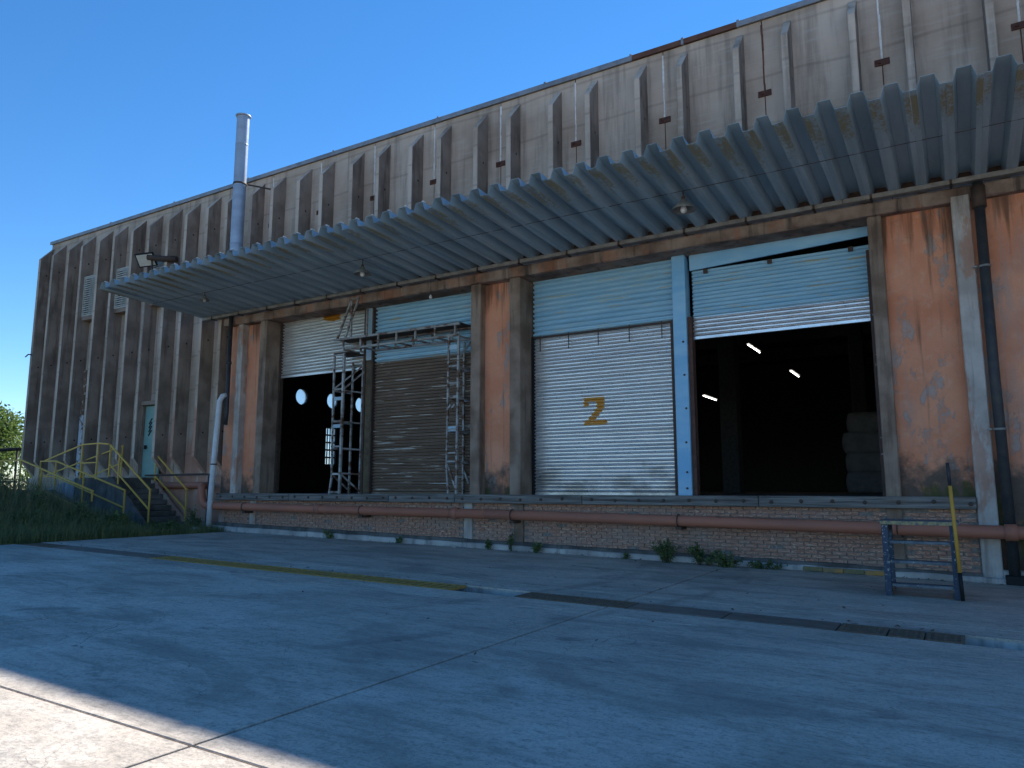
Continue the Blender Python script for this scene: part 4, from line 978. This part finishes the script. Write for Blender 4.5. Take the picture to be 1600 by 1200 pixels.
pl = [(-15.1, 15.15, .32, .2, 150, 'small weed tuft at the wall foot under the left open bay'), (-12.7, 15.2, .2, .22, 90, 'low weed tuft at the wall foot below the brown shutter'),
      (-9.85, 15.15, .25, .25, 120, 'weed tuft at the wall foot under the orange pier, left one'), (-9.2, 15.15, .55, .14, 120, 'upright weed at the wall foot beside the brick pilaster'), (-8.55, 15.15, .25, .25, 150, 'spreading weed at the wall foot under the shutter edge'),
      (-5.35, 15.0, .62, .36, 560, 'tallest leafy weed against the bricks below the blue column'), (-4.6, 15.0, .52, .45, 480, 'second leafy weed against the bricks, right of the tallest'), (-4.05, 14.95, .32, .55, 420, 'creeping weed spreading right along the wall foot'), (-3.35, 15.05, .18, .45, 240, 'flat trailing weed end near the orange kerb'), (-6.3, 15.15, .14, .12, 50, 'tiny weed at the wall foot below the figure 2 shutter')]
for (x, y, h, r_, n, lab) in pl: bush(x, y, h, r_, n, lab, 'weeds along the wall', .07)
bush(1.15, 15.2, .75, .3, 380, 'weed behind the pipe at the right edge', 'weeds along the wall', .08)
# trees beyond the corner
def tree(x, y, z0, ht, rad, n, label, ls=.28):
    t = thing('tree', label, 'tree', (x, y, z0), 'trees beyond the warehouse corner'); tr = MB(); lf = MB()
    tr.tube([(0,0,0), (.1,.05,ht*.3), (0,.1,ht*.55), (.1,0,ht*.8)], [.22, .17, .12, .05], 9)
    cl = []
    for k in range(13):
        a = random.uniform(0, 6.283); rr = rad*random.uniform(.25, .85); zc = ht*random.uniform(.34, .9); e = Vector((rr*math.cos(a), rr*math.sin(a), zc)); tr.tube([(0, 0, zc*.6), e*.6 + Vector((0,0,zc*.35)), e], [.07, .045, .015], 6); cl.append((e, rad*random.uniform(.28, .5)))
    for k in range(n):
        e, r_ = random.choice(cl); p = e + rv()*r_*random.random()**.4; leaf_quad(lf, p, (rv() + Vector((0,0,-.2))).normalized(), rv(), ls*random.uniform(.6, 1.3), ls*.55)
    tr.build('trunk', BARK, t); lf.build('crown', TREE, t, recalc=False)
tree(-57.6, 24.3, .3, 6.8, 3.4, 5200, 'sunlit green tree at the left edge beyond the warehouse corner')
tree(-66, 33, .3, 5.2, 3.2, 3000, 'lower green tree behind the black gate at the left edge')
tree(-52.5, 22.6, .3, 2.6, 1.5, 1800, 'small sunlit shrub under the tree behind the black gate', .2)
tree(-56, 28, .3, 2.9, 2.2, 2000, 'rounded sunlit bush beside the warehouse corner', .2)
t = thing('black_gate', 'black tubular gate frame beyond the far left corner', 'gate', (-40, 17, 0)); t.location = (0,0,0)
MB().tube([(-46, 17, 3.36), (-36.3, 17, 3.36)], .08, 8).build('top_bar', BLACK, t)
for x in (-36.5, -38.2, -41.5, -45): MB().tube([(x, 17, .3), (x, 17, 3.34)], .05, 8).build('post', BLACK, t)
MB().tube([(-46, 17, 1.9), (-36.3, 17, 1.9)], .04, 8).build('mid_bar', BLACK, t)
# stones and litter on the yard edge
for k, (x, y, s_) in enumerate(((-20.2, 14.6, .16), (-20.5, 13.2, .12), (-10.75, 15.05, .06))):
    bm = bmesh.new(); bmesh.ops.create_icosphere(bm, subdivisions=2, radius=s_)
    for v in bm.verts: v.co = Vector((v.co.x*1.3, v.co.y, v.co.z*.6)) * random.uniform(.85, 1.1)
    b = MB(); b.addbm(bm); o = b.build('stone', PLINTH); o.location = (x, y, gz(x) + s_*.3)
    tag(o, ['pale stone lying by the foot of the white downpipe', 'pale rubble stone among the weeds left of the stairs', 'small white stone at the wall foot below the brown shutter'][k], 'stone')

lt = MB()
for k in range(520):
    if k < 330: x = random.uniform(-19.5, 1.2); y = D - .18 - abs(random.gauss(0, .16))
    elif k < 430: x = random.uniform(-19, 1); y = 9.76 + abs(random.gauss(0, .12))
    else: x = random.uniform(-19, 2); y = random.uniform(4.5, 14.5)
    a = random.uniform(0, 6.283); d = Vector((math.cos(a), math.sin(a), random.uniform(0, .4))).normalized(); z = gz(x) + .008
    leaf_quad(lt, Vector((x, y, z)), d, Vector((0, 0, 1)), random.uniform(.03, .085), random.uniform(.02, .045))
lo = lt.build('leaf_litter', simple('dead_leaf', (.13, .085, .045), (.075, .055, .03), .9, bump=0), recalc=False); lo['kind'] = 'stuff'; lo['label'] = 'dead leaves and grit scattered along the wall foot'; lo['category'] = 'litter'

# put the empties of the things at their bases
bpy.context.view_layer.update()
for o in [o for o in bpy.data.objects if o.type == 'EMPTY' and o.parent is None and o.location.length < 1e-6]:
    pts = []
    def gather(q):
        if q.type == 'MESH': pts.extend(q.matrix_world @ Vector(c) for c in q.bound_box)
        for ch_ in q.children: gather(ch_)
    gather(o)
    if not pts: continue
    base = Vector(((min(p.x for p in pts) + max(p.x for p in pts))/2, (min(p.y for p in pts) + max(p.y for p in pts))/2, min(p.z for p in pts)))
    o.location = base
    for ch_ in o.children: ch_.location = ch_.location - base
